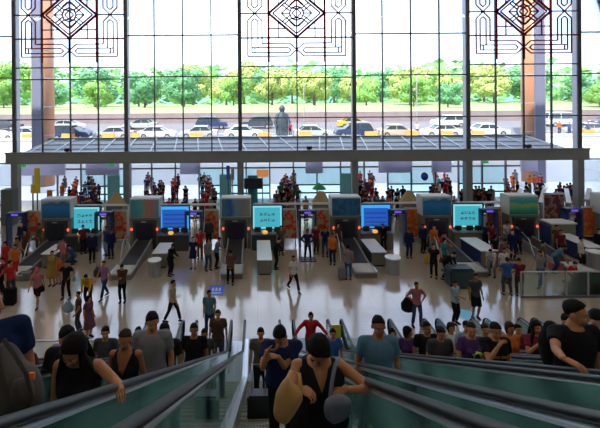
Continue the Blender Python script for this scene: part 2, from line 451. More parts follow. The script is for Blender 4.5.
# distant wood: nobody could count its trees
rw = random.Random(77); mb = MB()
for i in range(5200):
    x = rw.uniform(-330, 330); yy = rw.uniform(165, 185); top = 27+5*noise.noise(V((x*.03, 1, 0)))+3*noise.noise(V((x*.15, 4, 0))); z = rw.uniform(9, top)
    n_ = V((rw.gauss(0, 1), -1.2, rw.gauss(0, 1)+.5)).normalized(); w = n_.cross(V((0, 0, 1))).normalized()*rw.uniform(1.2, 3); u = n_.cross(w).normalized()*rw.uniform(1., 2.4); p = V((x, yy, z))
    mb.cur = rw.choice((0, 0, 1)); mb.add([p-w, p+u*.7, p+w, p-u*.7], [(0, 1, 2, 3)])
tag(mb.build('distant_wood', [greens[1][1], greens[0][0]], None), 'hazy wood of green trees far behind the tree rows', 'wood', kind='stuff')

# cars
def car_mesh(kind):
    """returns body, glass, wheel positions; car points along +x, origin on the ground"""
    if kind == 'sedan':
        L, Hh, W = 4.6, 1.45, 1.78
        low = [(-2.28, .32), (-2.3, .62), (-2.2, .88), (-1.55, .98), (1.0, .95), (1.95, .82), (2.25, .62), (2.3, .32)]
        top = [(-1.62, .95), (-1.05, 1.38), (-.6, 1.45), (.15, 1.44), (.55, 1.33), (1.15, .94)]
    elif kind == 'van':
        L, Hh, W = 4.9, 1.95, 1.85
        low = [(-2.4, .35), (-2.45, 1.0), (-2.4, 1.12), (1.6, 1.1), (2.2, .9), (2.42, .65), (2.45, .35)]
        top = [(-2.38, 1.1), (-2.2, 1.85), (-1.9, 1.95), (.7, 1.93), (1.1, 1.8), (1.75, 1.08)]
    else:
        L, Hh, W = 4.6, 1.7, 1.85
        low = [(-2.25, .38), (-2.3, .8), (-2.2, 1.05), (1.0, 1.06), (2.0, .98), (2.28, .75), (2.3, .38)]
        top = [(-2.15, 1.02), (-1.85, 1.6), (-1.5, 1.7), (.1, 1.68), (.55, 1.55), (1.2, 1.04)]
    R = Matrix.Rotation(-PI/2, 4, 'Z')   # prism runs along x with (y,z) profile; turn so profile runs along x
    body = MB(); body.prism(low, -W/2, W/2, R)
    n = len(top)
    def cab(grow, z0):
        vs = []
        for sgn in (-1, 1):
            for (a, b) in top: vs.append((a*grow, sgn*(W/2-.04-(b-z0)*.22)*1.0, b))
        return vs, [(i, (i+1) % n, n+(i+1) % n, n+i) for i in range(n)] + [tuple(reversed(range(n))), tuple(range(n, 2*n))]
    glass = MB(); glass.add(*cab(1., top[0][1]))
    roof = [(a, b) for a, b in top if b > Hh-.18]
    a0, a1 = roof[0][0]-.05, roof[-1][0]+.05
    body.box(a0, a1, -W/2+.19, W/2-.19, Hh-.03, Hh+.025)
    for px in (top[0], ):
        pass
    mid = (a0+a1)/2
    for sy in (-1, 1):
        for (u, v) in ((top[0], roof[0]), (top[-1], roof[-1]), ((mid, top[0][1]), (mid, Hh))):
            body.bar((u[0], sy*(W/2-.03), u[1]), (v[0], sy*(W/2-.17), v[1]), .07, .07)
    lights = MB()
    for sy in (-1, 1):
        lights.cbox((low[-1][0]-.03, sy*(W/2-.3), .68), (.12, .34, .14)); 
    tail = MB()
    for sy in (-1, 1): tail.cbox((low[0][0]+.01, sy*(W/2-.25), .78), (.12, .3, .16))
    return body, glass, lights, tail, (-1.4, 1.42), W
CARS = {}
M_carglass = mat('car_glass', (.03, .045, .06), .1, 0., .8)
M_hub = mat('wheel_hub', (.5, .5, .52), .35, .7)
M_headl = mat('headlamp', (.8, .8, .78), .15); M_taill = mat('tail_lamp', (.5, .02, .02), .2)
M_bumper = mat('bumper_grey', (.12, .12, .13), .6)
def car(kind, colname, rgb, px, yy, flip, lab, taxi=False):
    key = kind
    t = empty('car', (at(px, yy).x, yy, road_z(yy)), PI if flip else 0, lab, 'car', 'cars parked on the raised road')
    t.rotation_euler = (math.atan(.075)*(1 if not flip else -1), 0, PI if flip else 0)
    if key not in CARS:
        body, glass, li, ta, wx, W = car_mesh(kind)
        ob = body.build('body', M_white, None, bevel=.04); 
        og = glass.build('windows', M_carglass, None, bevel=.02)
        ol = li.build('headlight', M_headl, None, bevel=.02); ot = ta.build('tail_light', M_taill, None, bevel=.02)
        w = MB(); w.cyl((0, -.11, 0), (0, .11, 0), .33, 20); ow = w.build('wheel', M_rubber, None); w = MB(); w.cyl((0, -.125, 0), (0, .125, 0), .2, 12)
        oh = w.build('hub_cap', M_hub, None)
        CARS[key] = [o.data for o in (ob, og, ol, ot, ow, oh)] + [wx, W]
        for o in (ob, og, ol, ot, ow, oh): bpy.data.objects.remove(o)
    b, g, l, ta, w, hub, wx, W = CARS[key]
    pm = mat('paint_'+colname, rgb, .3, .1, .6)
    def inst(n, me, loc=(0, 0, 0)):
        o = bpy.data.objects.new(n, me); link(o, t); o.location = loc; return o
    o = inst('body', b); o.material_slots[0].link = 'OBJECT'; o.material_slots[0].material = pm
    inst('windows', g)
    for n_, me_ in (('headlight', l), ('tail_light', ta)): q_ = bpy.data.objects.new(n_, me_); link(q_, o)
    for x_ in wx:
        for sy in (-1, 1):
            wo = inst('wheel', w, (x_, sy*(W/2-.1), .33)); ho = bpy.data.objects.new('hub_cap', hub); link(ho, wo)
    if taxi: MB().cbox((0, 0, 1.52), (.3, .7, .14)).build('roof_sign', M_white, t)
white = (.75, .77, .8); silver = (.45, .47, .5); dark = (.06, .07, .09); navy = (.03, .05, .13); beige = (.5, .42, .33); yellow = (.75, .45, .03)
row1 = [(-15, 'suv', 'white', white, 0), (24, 'sedan', 'white', white, 1), (72, 'suv', 'navy', navy, 0), (114, 'sedan', 'silver', silver, 1), (157, 'sedan', 'white', white, 0), (199, 'sedan', 'silver', silver, 1),
        (243, 'sedan', 'white', white, 0), (312, 'sedan', 'silver', silver, 0), (353, 'suv', 'navy', navy, 1), (396, 'sedan', 'beige', beige, 0), (440, 'sedan', 'white', white, 1), (487, 'sedan', 'white', white, 0), (586, 'sedan', 'silver', silver, 1), (628, 'suv', 'white', white, 0)]
bayn = lambda px: 'left of the first column' if px < 14 else ('right of the last column' if px >= 580 else 'behind the %s window bay' % ['first', 'second', 'third', 'fourth', 'fifth'][max(k for k in range(5) if px >= cols[k])])
seen = {}
for row, (lst, yy) in enumerate(((row1, 48.6), ([(5, 'sedan', 'dark', dark, 1), (68, 'sedan', 'white', white, 0), (141, 'sedan', 'silver', silver, 1), (212, 'suv', 'navy', navy, 0), (257, 'suv', 'dark', dark, 1), (353, 'sedan', 'yellow', yellow, 0), (448, 'suv', 'white', white, 1), (560, 'van', 'white', white, 0), (608, 'sedan', 'dark', dark, 1)], 58.))):
    for px, k, cn, rgb, fl in lst:
        lab = '%s %s in the %s row on the road, %s' % (cn, {'sedan': 'saloon car', 'suv': 'tall hatchback car', 'van': 'van'}[k], ('near', 'far')[row], bayn(px))
        if lab in seen: lab = lab.replace(', ', ', further right ', 1)
        seen[lab] = 1
        car(k, cn, rgb, px, yy+(.25 if px % 2 else 0), fl, lab, taxi=(cn == 'yellow'))
# orange water barriers along the kerb
bw = None
for k, px in enumerate((28, 68, 108, 133, 196, 264, 305, 371, 412, 447, 478, 588)):
    p = at(px, 47.1)
    if bw is None:
        bw = MB(); bw.prism([(-.28, 0), (.28, 0), (.24, .3), (.1, .42), (.09, .85), (-.09, .85), (-.1, .42), (-.24, .3)], -.75, .75)
        o = bw.build('traffic_barrier', mat('barrier_orange', (.75, .30, .06), .5), None, bevel=.03)
        bw = o
    else: o = bw.copy(); COL.objects.link(o)
    o.location = (p.x, 47.1, road_z(47.1))
    tag(o, 'orange plastic road barrier on the kerb, %s, %s' % (bayn(px), ['below the column', 'left part', 'right part', 'left end', 'middle', 'left part', 'centre', 'left edge', 'centre', 'right part', 'left edge', 'left'][k]), 'road barrier', 'orange barriers along the kerb')
# statue
t = empty('bronze_statue', (at(282, 47.6).x, 47.6, road_z(47.6)), 0, 'dark robed bronze statue on a low plinth outside the middle lattice bay', 'statue')
M_bronze = mat('bronze', (.05, .065, .09), .5, .4)
mb = MB()
mb.tube([(0, 0, .5), (0, 0, 1.6), (0, 0, 2.5), (0, 0, 3.0)], [(.75, .55), (.72, .5), (.5, .4), (.2, .2)], 18)
for s in (-1, 1):
    mb.tube([(s*.42, 0, 0.), (s*.45, 0, .9), (s*.35, 0, 1.6)], [.3, .32, .36], 12); mb.tube([(s*.5, 0, 2.5), (s*.85, -.1, 1.6), (s*.7, -.35, 1.1)], [.22, .2, .15], 10)
mb.ball((0, -.05, 3.2), (.36, .36, .46))
mb.build('figure', M_bronze, t, smooth=True).location = (0, 0, .35)
MB().box(-1.2, 1.2, -.8, .8, -.1, .35).build('plinth', M_conc, t, bevel=.03)
# low lamp posts on the road
for px, yy in ((417, 52.0), (304, 54)):
    t = empty('street_lamp', (at(px, yy).x, yy, road_z(yy)), 0, 'slim grey street lamp on the raised road, %s' % bayn(px), 'street lamp')
    MB().tube([(0, 0, 0), (0, 0, 7.5), (.3, 0, 8.2), (1.2, 0, 8.4)], [.09, .06, .05, .04], 8).build('pole', M_grey, t, smooth=True)
    MB().box(1., 1.8, -.12, .12, 8.32, 8.44).build('lamp_head', M_white, t, bevel=.02)
# ------------------------------------------------------------ escalators
SL = math.tan(math.radians(30)); PITCH = 1.74; RISE = .4*SL
def nose(y): return 7.25-SL*y
def railz(y): return max(.95, min(9.07, 8.2-SL*y))
YT = -1.5; YB = 12.55; YE = 14.35
def rail_path(dz=0, end=0.):
    pts = [(-3.0, 9.07+dz)]
    yt = (8.2-9.07)/SL
    for a in (-.5, -.25, 0, .25, .5):
        y = yt+a; pts.append((y, 9.07+dz-max(0, (a+.5))**2*SL/2.))
    pts += [(2, 8.2-SL*2+dz), (6, 8.2-SL*6+dz), (10, 8.2-SL*10+dz)]
    for a in (-.6, -.3, 0, .3, .6):
        pts.append((YB+a, .95+dz+(.6-a)**2*SL/2.4))
    pts.append((YE-.05+end, .95+dz))
    return pts
def esc(k):
    x0 = -.46+PITCH*k; x1 = x0+1.25; cx = (x0+x1)/2
    names = {-2: 'leftmost escalator, beside the glass barrier', -1: 'escalator just left of the one in the foreground', 0: 'foreground escalator with the woman holding a tan bag',
             1: 'escalator just right of the foreground one, man in blue tee', 2: 'second escalator to the right of the foreground one', 3: 'third escalator to the right of the foreground one',
             4: 'fourth escalator to the right of the foreground one', 5: 'fifth escalator to the right of the foreground one', 6: 'rightmost escalator of the bank'}
    t = empty('escalator', (cx, 0, 0), 0, names[k]+', glass sides and black handrails', 'escalator', 'escalators side by side')
    if esc.first is None:
        h = .625
        for s in (-1, 1):
            # handrail: rounded flat profile swept along the path, with newel return
            mb = MB(); P = rail_path()
            pts = [(s*h, y, z) for y, z in P]
            for a in range(15, 181, 15):
                r = .30; pts.append((s*h, YE-.05+r*math.sin(math.radians(a)), .95-r+r*math.cos(math.radians(a))))
            pts.append((s*h, YE-.8, .35))
            mb.tube(pts, [(.042, .024)]*len(pts), 12)
            mb.build('handrail', M_rubber, t, smooth=True)
            g = MB(); Pg = rail_path(-.045)
            g.tube([(s*h, y, z) for y, z in Pg], [(.022, .022)]*len(Pg), 6, round_=False)
            Pg = rail_path(-.085)
            g.build('handrail_guide', M_steel, t)
            # glass
            Pg = rail_path(-.05); vs = []; fs = []
            bot = []
            for y, z in Pg: bot.append((y, max(.12, min(8.2, nose(y)+.12)) if y > -1.5 else 8.2))
            prof = [(y, z) for y, z in Pg] + list(reversed(bot))
            gm = MB(); 
            # split in panels along the run
            seq = list(zip(Pg, bot))
            ys = [-3.0] + [-1.2+1.5*i for i in range(11)] 
            def zi(P, y):
                for (a, b) in zip(P, P[1:]):
                    if a[0] <= y <= b[0]: return a[1]+(b[1]-a[1])*(y-a[0])/(b[0]-a[0])
                return P[-1][1] if y > P[-1][0] else P[0][1]
            cuts = sorted(set([round(v, 3) for v in ys+[p[0] for p in Pg]]))
            for a, b in zip(cuts, cuts[1:]):
                gap = .012 if any(abs(a-v) < 1e-3 for v in ys) else 0
                a2 = a+gap
                q = [(a2, zi(bot, a2)), (b, zi(bot, b)), (b, zi(Pg, b)), (a2, zi(Pg, a2))]
                gm.prism(q, s*(h-.035)-.005, s*(h-.035)+.005)
            q = [(YE-.05+.28*math.sin(math.radians(a)), .62+.28*math.cos(math.radians(a))) for a in range(0, 181, 20)]
            q = [(YE-.05, .1)]+[(YE-.05, .9)]+[(a, b) for a, b in q if b > .12]+[(YE+.1, .1)]
            gm.prism(q, s*(h-.035)-.005, s*(h-.035)+.005)
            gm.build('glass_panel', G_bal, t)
            # inner deck and skirt
            d = MB()
            Dk = [(y, z) for y, z in bot]
            for (ya, za), (yb, zb_) in zip(Dk, Dk[1:]):
                lo, hi = s*.50, s*.61; a_, b_ = min(lo, hi), max(lo, hi)
                d.prism([(ya, za-.5), (yb, zb_-.5), (yb, zb_-.0), (ya, za-.0)], a_, b_)
            d.prism([(YE-.05, 0), (YE+.35, 0), (YE+.3, .12), (YE-.05, .12)], min(s*.5, s*.61), max(s*.5, s*.61))
            d.build('skirt', M_steel, t)
        # outer deck between this and the next one
        d = MB(); 
        for (ya, za), (yb, zb_) in zip(Dk, Dk[1:]):
            for a_, b_ in ((.61, .61+.255), (-.61-.255, -.61)):
                d.prism([(ya, za-.3), (yb, zb_-.3), (yb, zb_+.12), (ya, za+.12)], a_, b_)
        d.build('outer_deck', mat('deck_satin_steel', (.50, .53, .55), .34, .6), t)
        # truss below
        tr = MB(); 
        for (ya, za), (yb, zb_) in zip(Dk, Dk[1:]):
            tr.prism([(ya, max(-.02, za-1.3)), (yb, max(-.02, zb_-1.3)), (yb, max(.0, zb_-.55)), (ya, max(.0, za-.55))], -.84, .84)
        tr.build('truss_cladding', M_grey, t)
        # steps
        st = MB(); yel = MB()
        kk = -3
        for i in range(-4, 32):
            ya, yb = i*.4, (i+1)*.4; z = nose(yb)
            if z > 8.1 or z < 0: continue
            st.box(-.495, .495, ya, yb, z-.34, z-.02)
            for r in range(22): st.box(-.49+r*.0455, -.49+r*.0455+.02, ya+.01, yb-.01, z-.02, z)
            st.m[-22*6:] = [0]*(22*6)
            yel.box(-.495, .495, yb-.025, yb+.002, z-.019, z+.001); yel.box(-.495, -.46, ya, yb, z-.019, z+.001); yel.box(.46, .495, ya, yb, z-.019, z+.001)
        st.build('steps', mat('step_metal', (.30, .32, .32), .6, 0.), t)
        yel.build('step_edging', mat('edging_yellow', (.22, .18, .06), .7), t)
        MB().box(-.5, .5, 12.4, YE+.5, .0, .015).build('landing_plate', mat('ribbed_plate', (.30, .31, .33), .55, .4), t)
        MB().box(-.5, .5, -3.1, -1.4, 8.095, 8.11).build('landing_plate', M_steel, t)
        esc.first = t
        return t
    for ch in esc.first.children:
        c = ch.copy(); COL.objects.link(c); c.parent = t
    return t
esc.first = None
for k in range(-2, 7): esc(k)
def tread(y):
    """height of the surface one stands on at distance y in an escalator lane"""
    k = math.floor(y/.4); z = nose((k+1)*.4)
    return max(.0, z), (k+.5)*.4

# glass barriers
def barrier(x0, x1, y, h, n, lab, name='glass_barrier'):
    t = empty(name, ((x0+x1)/2, y, 0), 0, lab, 'glass barrier'); w = (x1-x0)/2
    MB().tube([(-w, 0, h), (w, 0, h)], [.035, .035], 10).build('top_rail', M_steel, t, smooth=True)
    MB().box(-w, w, -.05, .05, 0, .10).build('base_rail', M_steel_dark, t)
    for i in range(n+1):
        x = -w+2*w*i/n
        MB().box(x-.03, x+.03, -.03, .03, 0, h).build('post', M_steel, t)
        if i < n: MB().box(x+.05, x+2*w/n-.05, -.006, .006, .12, h-.06).build('glass_panel', G_fence, t)
barrier(11.8, 19.8, 17.9, 1.16, 8, 'chrome and glass barrier on the hall floor at the right, behind the rightmost escalators')
barrier(-9.6, -4.3, 13.0, 1.05, 5, 'chrome and glass barrier beside the foot of the leftmost escalator')
# small yellow sign on a stand near an escalator foot
t = empty('caution_sign', (3.4, 13.9, 0), 0, 'small yellow caution board at the foot of the escalator bank', 'sign')
t.location.x = 2.78; t.location.y = 14.2
MB().box(-.17, .17, -.02, .02, .35, .85).build('board', mat('sign_yellow', (.8, .65, .05), .5), t)
MB().cyl((0, 0.03, 0), (0, .03, .6), .02, 8).cyl((0, .03, 0), (0, .03, .03), .14, 14).build('stand', M_steel_dark, t)
# floor stickers
t = MB().box(-.36, .36, -.55, .55, .002, .006)
t.cur = 1
for i in range(3): t.box(-.22+.16*i, -.12+.16*i, -.1, .25, .006, .008)
t.box(-.25, .25, -.35, -.25, .006, .008)
o = t.build('floor_sticker', [mat('sticker_blue', (.03, .10, .75), .3), mat('sticker_pale', (.45, .6, .9), .3)]); o.location = (-1.93, 18.9, 0); tag(o, 'bright blue square sticker with pale marks on the hall floor', 'floor sticker')
o = MB().cyl((0, 0, .002), (0, 0, .006), .42, 24).build('floor_sticker', mat('sticker_cyan', (.10, .60, .75), .3)); o.location = (8.55, 16.5, 0); tag(o, 'pale cyan round sticker on the floor between two standing men', 'floor sticker')
# ------------------------------------------------------------ people
SKIN = mat('skin_tan', (.43, .18, .08), .6, 0., .3); SKIN2 = mat('skin_warm', (.33, .125, .05), .6, 0., .3); SKIN3 = mat('skin_light', (.55, .32, .21), .55)
HAIRM = mat('hair_black', (.007, .006, .006), .8, 0., .15); HAIRB = mat('hair_brown', (.03, .014, .009), .8, 0., .15); HAIRO = mat('hair_ginger', (.55, .20, .05), .6)
EYEW = mat('eye_white', (.30, .27, .25), .5, 0., .2); EYED = mat('eye_dark', (.01, .008, .007), .2); LIP = mat('lip', (.32, .08, .07), .4)
def cl(n, c, r=.9): return mat('cloth_'+n, tuple(v*.85 for v in c), r, 0., .12, noise_amt=.15, nscale=14)
C = dict(black=cl('black', (.012, .012, .014)), navy=cl('navy', (.012, .022, .075)), blue=cl('blue', (.035, .10, .30)), teal=cl('teal', (.04, .22, .22)), slate=cl('slate', (.09, .19, .27)), lightblue=cl('lightblue', (.30, .40, .50)),
         white=cl('white', (.60, .58, .57)), grey=cl('grey', (.21, .21, .22)), darkgrey=cl('darkgrey', (.06, .06, .065)), red=cl('red', (.50, .025, .025)), orange=cl('orange', (.62, .14, .02)), yellow=cl('yellow', (.60, .36, .02)),
         mustard=cl('mustard', (.36, .22, .04)), maroon=cl('maroon', (.16, .02, .035)), pink=cl('pink', (.45, .14, .17)), lilac=cl('lilac', (.32, .16, .32)), brown=cl('brown', (.085, .05, .03)), olive=cl('olive', (.10, .095, .06)),
         beige=cl('beige', (.40, .32, .22)), green=cl('green', (.04, .20, .07)), denim=cl('denim', (.03, .06, .14)), mauve=cl('mauve', (.15, .06, .09)), purple=cl('purple', (.08, .03, .13)))
def remesh(mb, voxel, smooth=3):
    me = bpy.data.meshes.new('t'); me.from_pydata(mb.v, [], mb.f); me.update()
    bm = bmesh.new(); bm.from_mesh(me); bmesh.ops.recalc_face_normals(bm, faces=bm.faces); bm.to_mesh(me); bm.free()
    o = bpy.data.objects.new('t', me); COL.objects.link(o)
    r = o.modifiers.new('r', 'REMESH'); r.mode = 'VOXEL'; r.voxel_size = voxel; r.use_smooth_shade = True
    if smooth: s = o.modifiers.new('s', 'SMOOTH'); s.factor = .5; s.iterations = smooth
    dg = bpy.context.evaluated_depsgraph_get(); dg.update()
    out = bpy.data.meshes.new_from_object(o.evaluated_get(dg))
    bpy.data.objects.remove(o); bpy.data.meshes.remove(me)
    out.materials.clear()
    return out
def ik(a, b, l1, l2, pole):
    a, b = V(a), V(b); d = b-a; L = min(d.length, (l1+l2)*.995); t = d.normalized(); b = a+t*L
    c = (l1*l1+L*L-l2*l2)/(2*L); h = math.sqrt(max(0, l1*l1-c*c)); p = V(pole); p = p-t*p.dot(t)
    p = p.normalized() if p.length > 1e-4 else V((0, 1, 0))
    return a+t*c+p*h, b
DEF = dict(lean=0., side=0., twist=0., head=(0., 0., 0.), wl=None, wr=None, el=None, er=None, al=(.10, .02, .08), ar=(-.10, .02, .08), kl=(.1, -1, 0), kr=(-.1, -1, 0), hip=.93, fem=False, w=1., hl=None, hr=None, arm_pole=(0, 1, 0))
class Fig:
    """joint positions for one pose; faces -Y, stands on z=0, 1.70 m tall"""
    def __init__(s, **k):
        p = dict(DEF); p.update(k); s.p = p; f = p['fem']; w = p['w']
        hip = p['hip']; s.pel = V((0, 0, hip))
        R = Matrix.Rotation(math.radians(p['lean']), 3, 'X') @ Matrix.Rotation(math.radians(p['side']), 3, 'Y') @ Matrix.Rotation(math.radians(p['twist']), 3, 'Z')
        s.R = R
        def T(x, y, z): return s.pel + R @ V((x, y, z-.93))
        s.T = T; sw = (.155 if f else .18)*(w*.5+.5)
        s.waist = T(0, 0, 1.06); s.chest = T(0, 0, 1.26); s.up = T(0, .01, 1.37); s.neck = T(0, .01, 1.45); s.sh = [T(sg*sw, .01, 1.385) for sg in (1, -1)]
        hy, hp, hr = p['head']
        s.HR = R.lerp(Matrix.Identity(3), .6).to_quaternion().to_matrix() @ (Matrix.Rotation(math.radians(hy), 3, 'Z') @ Matrix.Rotation(math.radians(hp), 3, 'X') @ Matrix.Rotation(math.radians(hr), 3, 'Y'))
        nk = T(0, -.005, 1.50); s.headc = nk + s.HR @ V((0, -.01, .09)); s.nk = nk
        s.wr = []; s.el = []
        for i, (sg, kw, ke) in enumerate(((1, 'wl', 'el'), (-1, 'wr', 'er'))):
            tgt = V(p[kw]) if p[kw] else T(sg*(sw+.07), -.04, .87)
            pole = V(p[ke]) if p[ke] else V((sg*.25, 1, -.3))
            e, wv = ik(s.sh[i], tgt, .285, .25, pole); s.el.append(e); s.wr.append(wv)
        s.hipj = [V((sg*.088, 0, hip-.02)) for sg in (1, -1)]; s.kn = []; s.an = []
        for i, (a, kp) in enumerate((('al', 'kl'), ('ar', 'kr'))):
            e, av = ik(s.hipj[i], p[a], .43, .42, p[kp]); s.kn.append(e); s.an.append(av)
    def torso(s, mb, g=0., z0=.86, z1=1.5, seg=18, neck=True, flare=0.):
        f = s.p['fem']; w = s.p['w']; T = s.T
        prof = [(.84, .145, .10), (.90, .168 if not f else .172, .118), (.97, .158, .112), (1.06, .140 if not f else .118, .098), (1.16, .148 if not f else .128, .105), (1.26, .165 if not f else .145, .118 if not f else .125), (1.34, .165 if not f else .142, .105), (1.40, .125 if not f else .11, .085), (1.435, .075, .068), (1.47, .056, .058)]
        pts = []; rad = []
        for z, ra, rb in prof:
            if z < z0-1e-6 or z > z1: continue
            gg = g*(1 if z < 1.41 else .5); fl = flare*max(0, (1.0-z))
            pts.append(T(0, .005 if z > 1.2 else 0, z)); rad.append(((ra*w+gg+fl), (rb*w+gg+fl)))
        mb.tube(pts, rad, seg, side=s.R @ V((1, 0, 0)), round_=(g == 0))
        if f and z1 > 1.3 and g >= 0:
            for sg in (1, -1): mb.ball(T(sg*.068, -.095, 1.25), .058+g)
    def arms(s, mb, g=0., frac=2., which=(0, 1)):
        """frac: 1 = to the elbow, 2 = to the wrist"""
        for i in which:
            a, e, w_ = s.sh[i], s.el[i], s.wr[i]; k = .9 if s.p['fem'] else 1.05
            inner = s.T((.06 if i == 0 else -.06), .01, 1.385)
            mb.tube([inner, a], [(.052*k+g, .055*k+g), (.054*k+g, .056*k+g)], 12, side=(0, 1, 0))
            if frac <= 1:
                q = a.lerp(e, frac); mb.tube([a, q], [.052*k+g, (.047*k+g+.006)], 12, side=(0, 1, 0), round_=False); mb.ball(a, .054*k+g)
            else:
                fr = frac-1; q = e.lerp(w_, fr)
                mb.tube([a, a.lerp(e, .5), e], [.052*k+g, .047*k+g, .038*k+g], 12, side=(0, 1, 0))
                mb.tube([e, e.lerp(w_, .35), q] if fr > .4 else [e, q], ([.037*k+g, .038*k+g, .026*k+g+(.008 if g else 0)] if fr > .4 else [.038*k+g, .035*k+g]), 12, side=(0, 1, 0), round_=(g == 0))
    def legs(s, mb, g=0., frac=2.):
        for i in (0, 1):
            h, k, a = s.hipj[i], s.kn[i], s.an[i]
            if frac <= 1:
                q = h.lerp(k, frac); mb.tube([h, q], [.088+g, .068+g+.01], 14, round_=False); mb.ball(h, .088+g)
            else:
                q = k.lerp(a, frac-1)
                mb.tube([h, h.lerp(k, .5), k], [.086+g, .075+g, .055+g], 14); mb.tube([k, k.lerp(a, .35), q], [.053+g, .055+g, .036+g+(.012 if g else 0)], 14, round_=(g == 0))
    def foot(s, mb, i, g=0.):
        a = s.an[i]; fwd = V((0, -1, 0)); fwd = V((a.x*.15, -1, 0)).normalized()
        tilt = 0
        b = V((a.x, a.y, a.z-.045))
        mb.tube([b+V((0, .05, -.005)), b+V((0, 0, .0)), b+fwd*.09+V((0, 0, -.012)), b+fwd*.17+V((0, 0, -.02))], [(.032+g, .03+g), (.036+g, .038+g), (.042+g, .026+g), (.03+g, .015+g)], 10)
    def head(s, mb, g=0.):
        M = Matrix.Translation(s.headc) @ s.HR.to_4x4()
        b = mb.ball
        b((0, .012, .028), (.076, .096, .088), M, 18, 12); b((0, -.022, -.035), (.060, .068, .078), M, 16, 10); b((0, -.045, -.083), (.030, .03, .024), M)
        mb.tube([M @ V((0, -.086, .012)), M @ V((0, -.104, -.028))], [.009, .014], 8); b((0, -.097, -.030), (.017, .012, .010), M)
        for sg in (1, -1):
            b((sg*.080, .012, -.010), (.014, .022, .034), M); b((sg*.034, -.073, -.028), (.024, .018, .02), M)
        b((0, -.078, .028), (.048, .012, .012), M)
        mb.tube([s.T(0, .01, 1.42), s.nk, s.headc+s.HR @ V((0, .01, -.03))], [.056 if not s.p['fem'] else .048, .051 if not s.p['fem'] else .044, .052], 12)
        return M
    def face(s, mb, base):
        """eyes, brows and lips; base is the first material index (white, dark, lip)"""
        M = Matrix.Translation(s.headc) @ s.HR.to_4x4()
        for sg in (1, -1):
            mb.cur = base; mb.ball((sg*.031, -.0835, .006), (.0145, .007, .0065), M, 10, 6)
            mb.cur = base+1; mb.ball((sg*.031, -.089, .006), (.0065, .0035, .0062), M, 8, 6)
            mb.tube([M @ V((sg*.014, -.094, .027)), M @ V((sg*.032, -.094, .032)), M @ V((sg*.048, -.082, .026))], [.0022, .003, .002], 6)
            mb.tube([M @ V((sg*.018, -.090, .012)), M @ V((sg*.032, -.0915, .0145)), M @ V((sg*.045, -.083, .010))], [.001, .0012, .001], 5)
        mb.cur = base+2
        mb.tube([M @ V((-.022, -.083, -.057)), M @ V((-.008, -.0915, -.0535)), M @ V((.008, -.0915, -.0535)), M @ V((.022, -.083, -.057))], [.0026, .0046, .0046, .0026], 6)
        mb.tube([M @ V((-.018, -.082, -.062)), M @ V((0, -.090, -.065)), M @ V((.018, -.082, -.062))], [.0028, .0055, .0028], 6)
    def hand(s, mb, i, d=None, n=None, curl=25., k=1.):
        """hand with palm, four fingers and thumb; d finger direction, n direction the palm faces"""
        w_ = s.wr[i]; d = (V(d) if d is not None else (s.wr[i]-s.el[i])).normalized(); n = V(n) if n is not None else V((-1 if i == 0 else 1, 0, 0))
        n = (n-d*n.dot(d)).normalized(); sd = d.cross(n).normalized()
        th = -1 if i == 0 else 1
        # side vector pointing to the thumb
        sd = sd*(-1 if i == 0 else 1)
        k *= (.92 if s.p['fem'] else 1.)
        kn = w_+d*.095*k
        mb.tube([w_-d*.02, w_+d*.02*k, w_+d*.06*k, kn], [(.026*k, .020*k), (.030*k, .017*k), (.040*k, .015*k), (.040*k, .012*k)], 12, side=sd)
        for f, (off, ln, r) in enumerate(((.031, .94, .0088), (.0105, 1.05, .009), (-.0105, .98, .0086), (-.031, .78, .0078))):
            p = kn+sd*off*k-d*.006*(1 if f in (1, 2) else 2)*k; pts = [p]; a = math.radians(curl*.6+3*f); dd = d*math.cos(a)+n*math.sin(a)
            for L in (.046, .028, .022):
                p = p+dd*L*ln*k; pts.append(p); a += math.radians(curl); dd = d*math.cos(a)+n*math.sin(a)+sd*off*.3
                dd.normalize()
            mb.tube(pts, [r*k, r*k*.95, r*k*.88, r*k*.75], 8, side=sd)
        p = w_+d*.028*k+sd*.026*k; q = p+(d*.55+sd*.65+n*.35).normalized()*.045*k; r_ = q+(d*.8+sd*.2+n*.45).normalized()*.032*k; t_ = r_+(d*.8+n*.6).normalized()*.024*k
        mb.tube([p, q, r_, t_], [.014*k, .0115*k, .010*k, .008*k], 8, side=n)
    def mitt(s, mb, i):
        d = (s.wr[i]-s.el[i]).normalized(); w_ = s.wr[i]
        mb.tube([w_-d*.02, w_+d*.05, w_+d*.10, w_+d*.16], [(.016, .024), (.017, .038), (.017, .036), (.011, .022)], 8, side=(1, 0, 0))
        t_ = V((0, -1, 0)); mb.tube([w_+d*.02, w_+d*.05+t_*.04, w_+d*.085+t_*.05], [.012, .011, .009], 6)
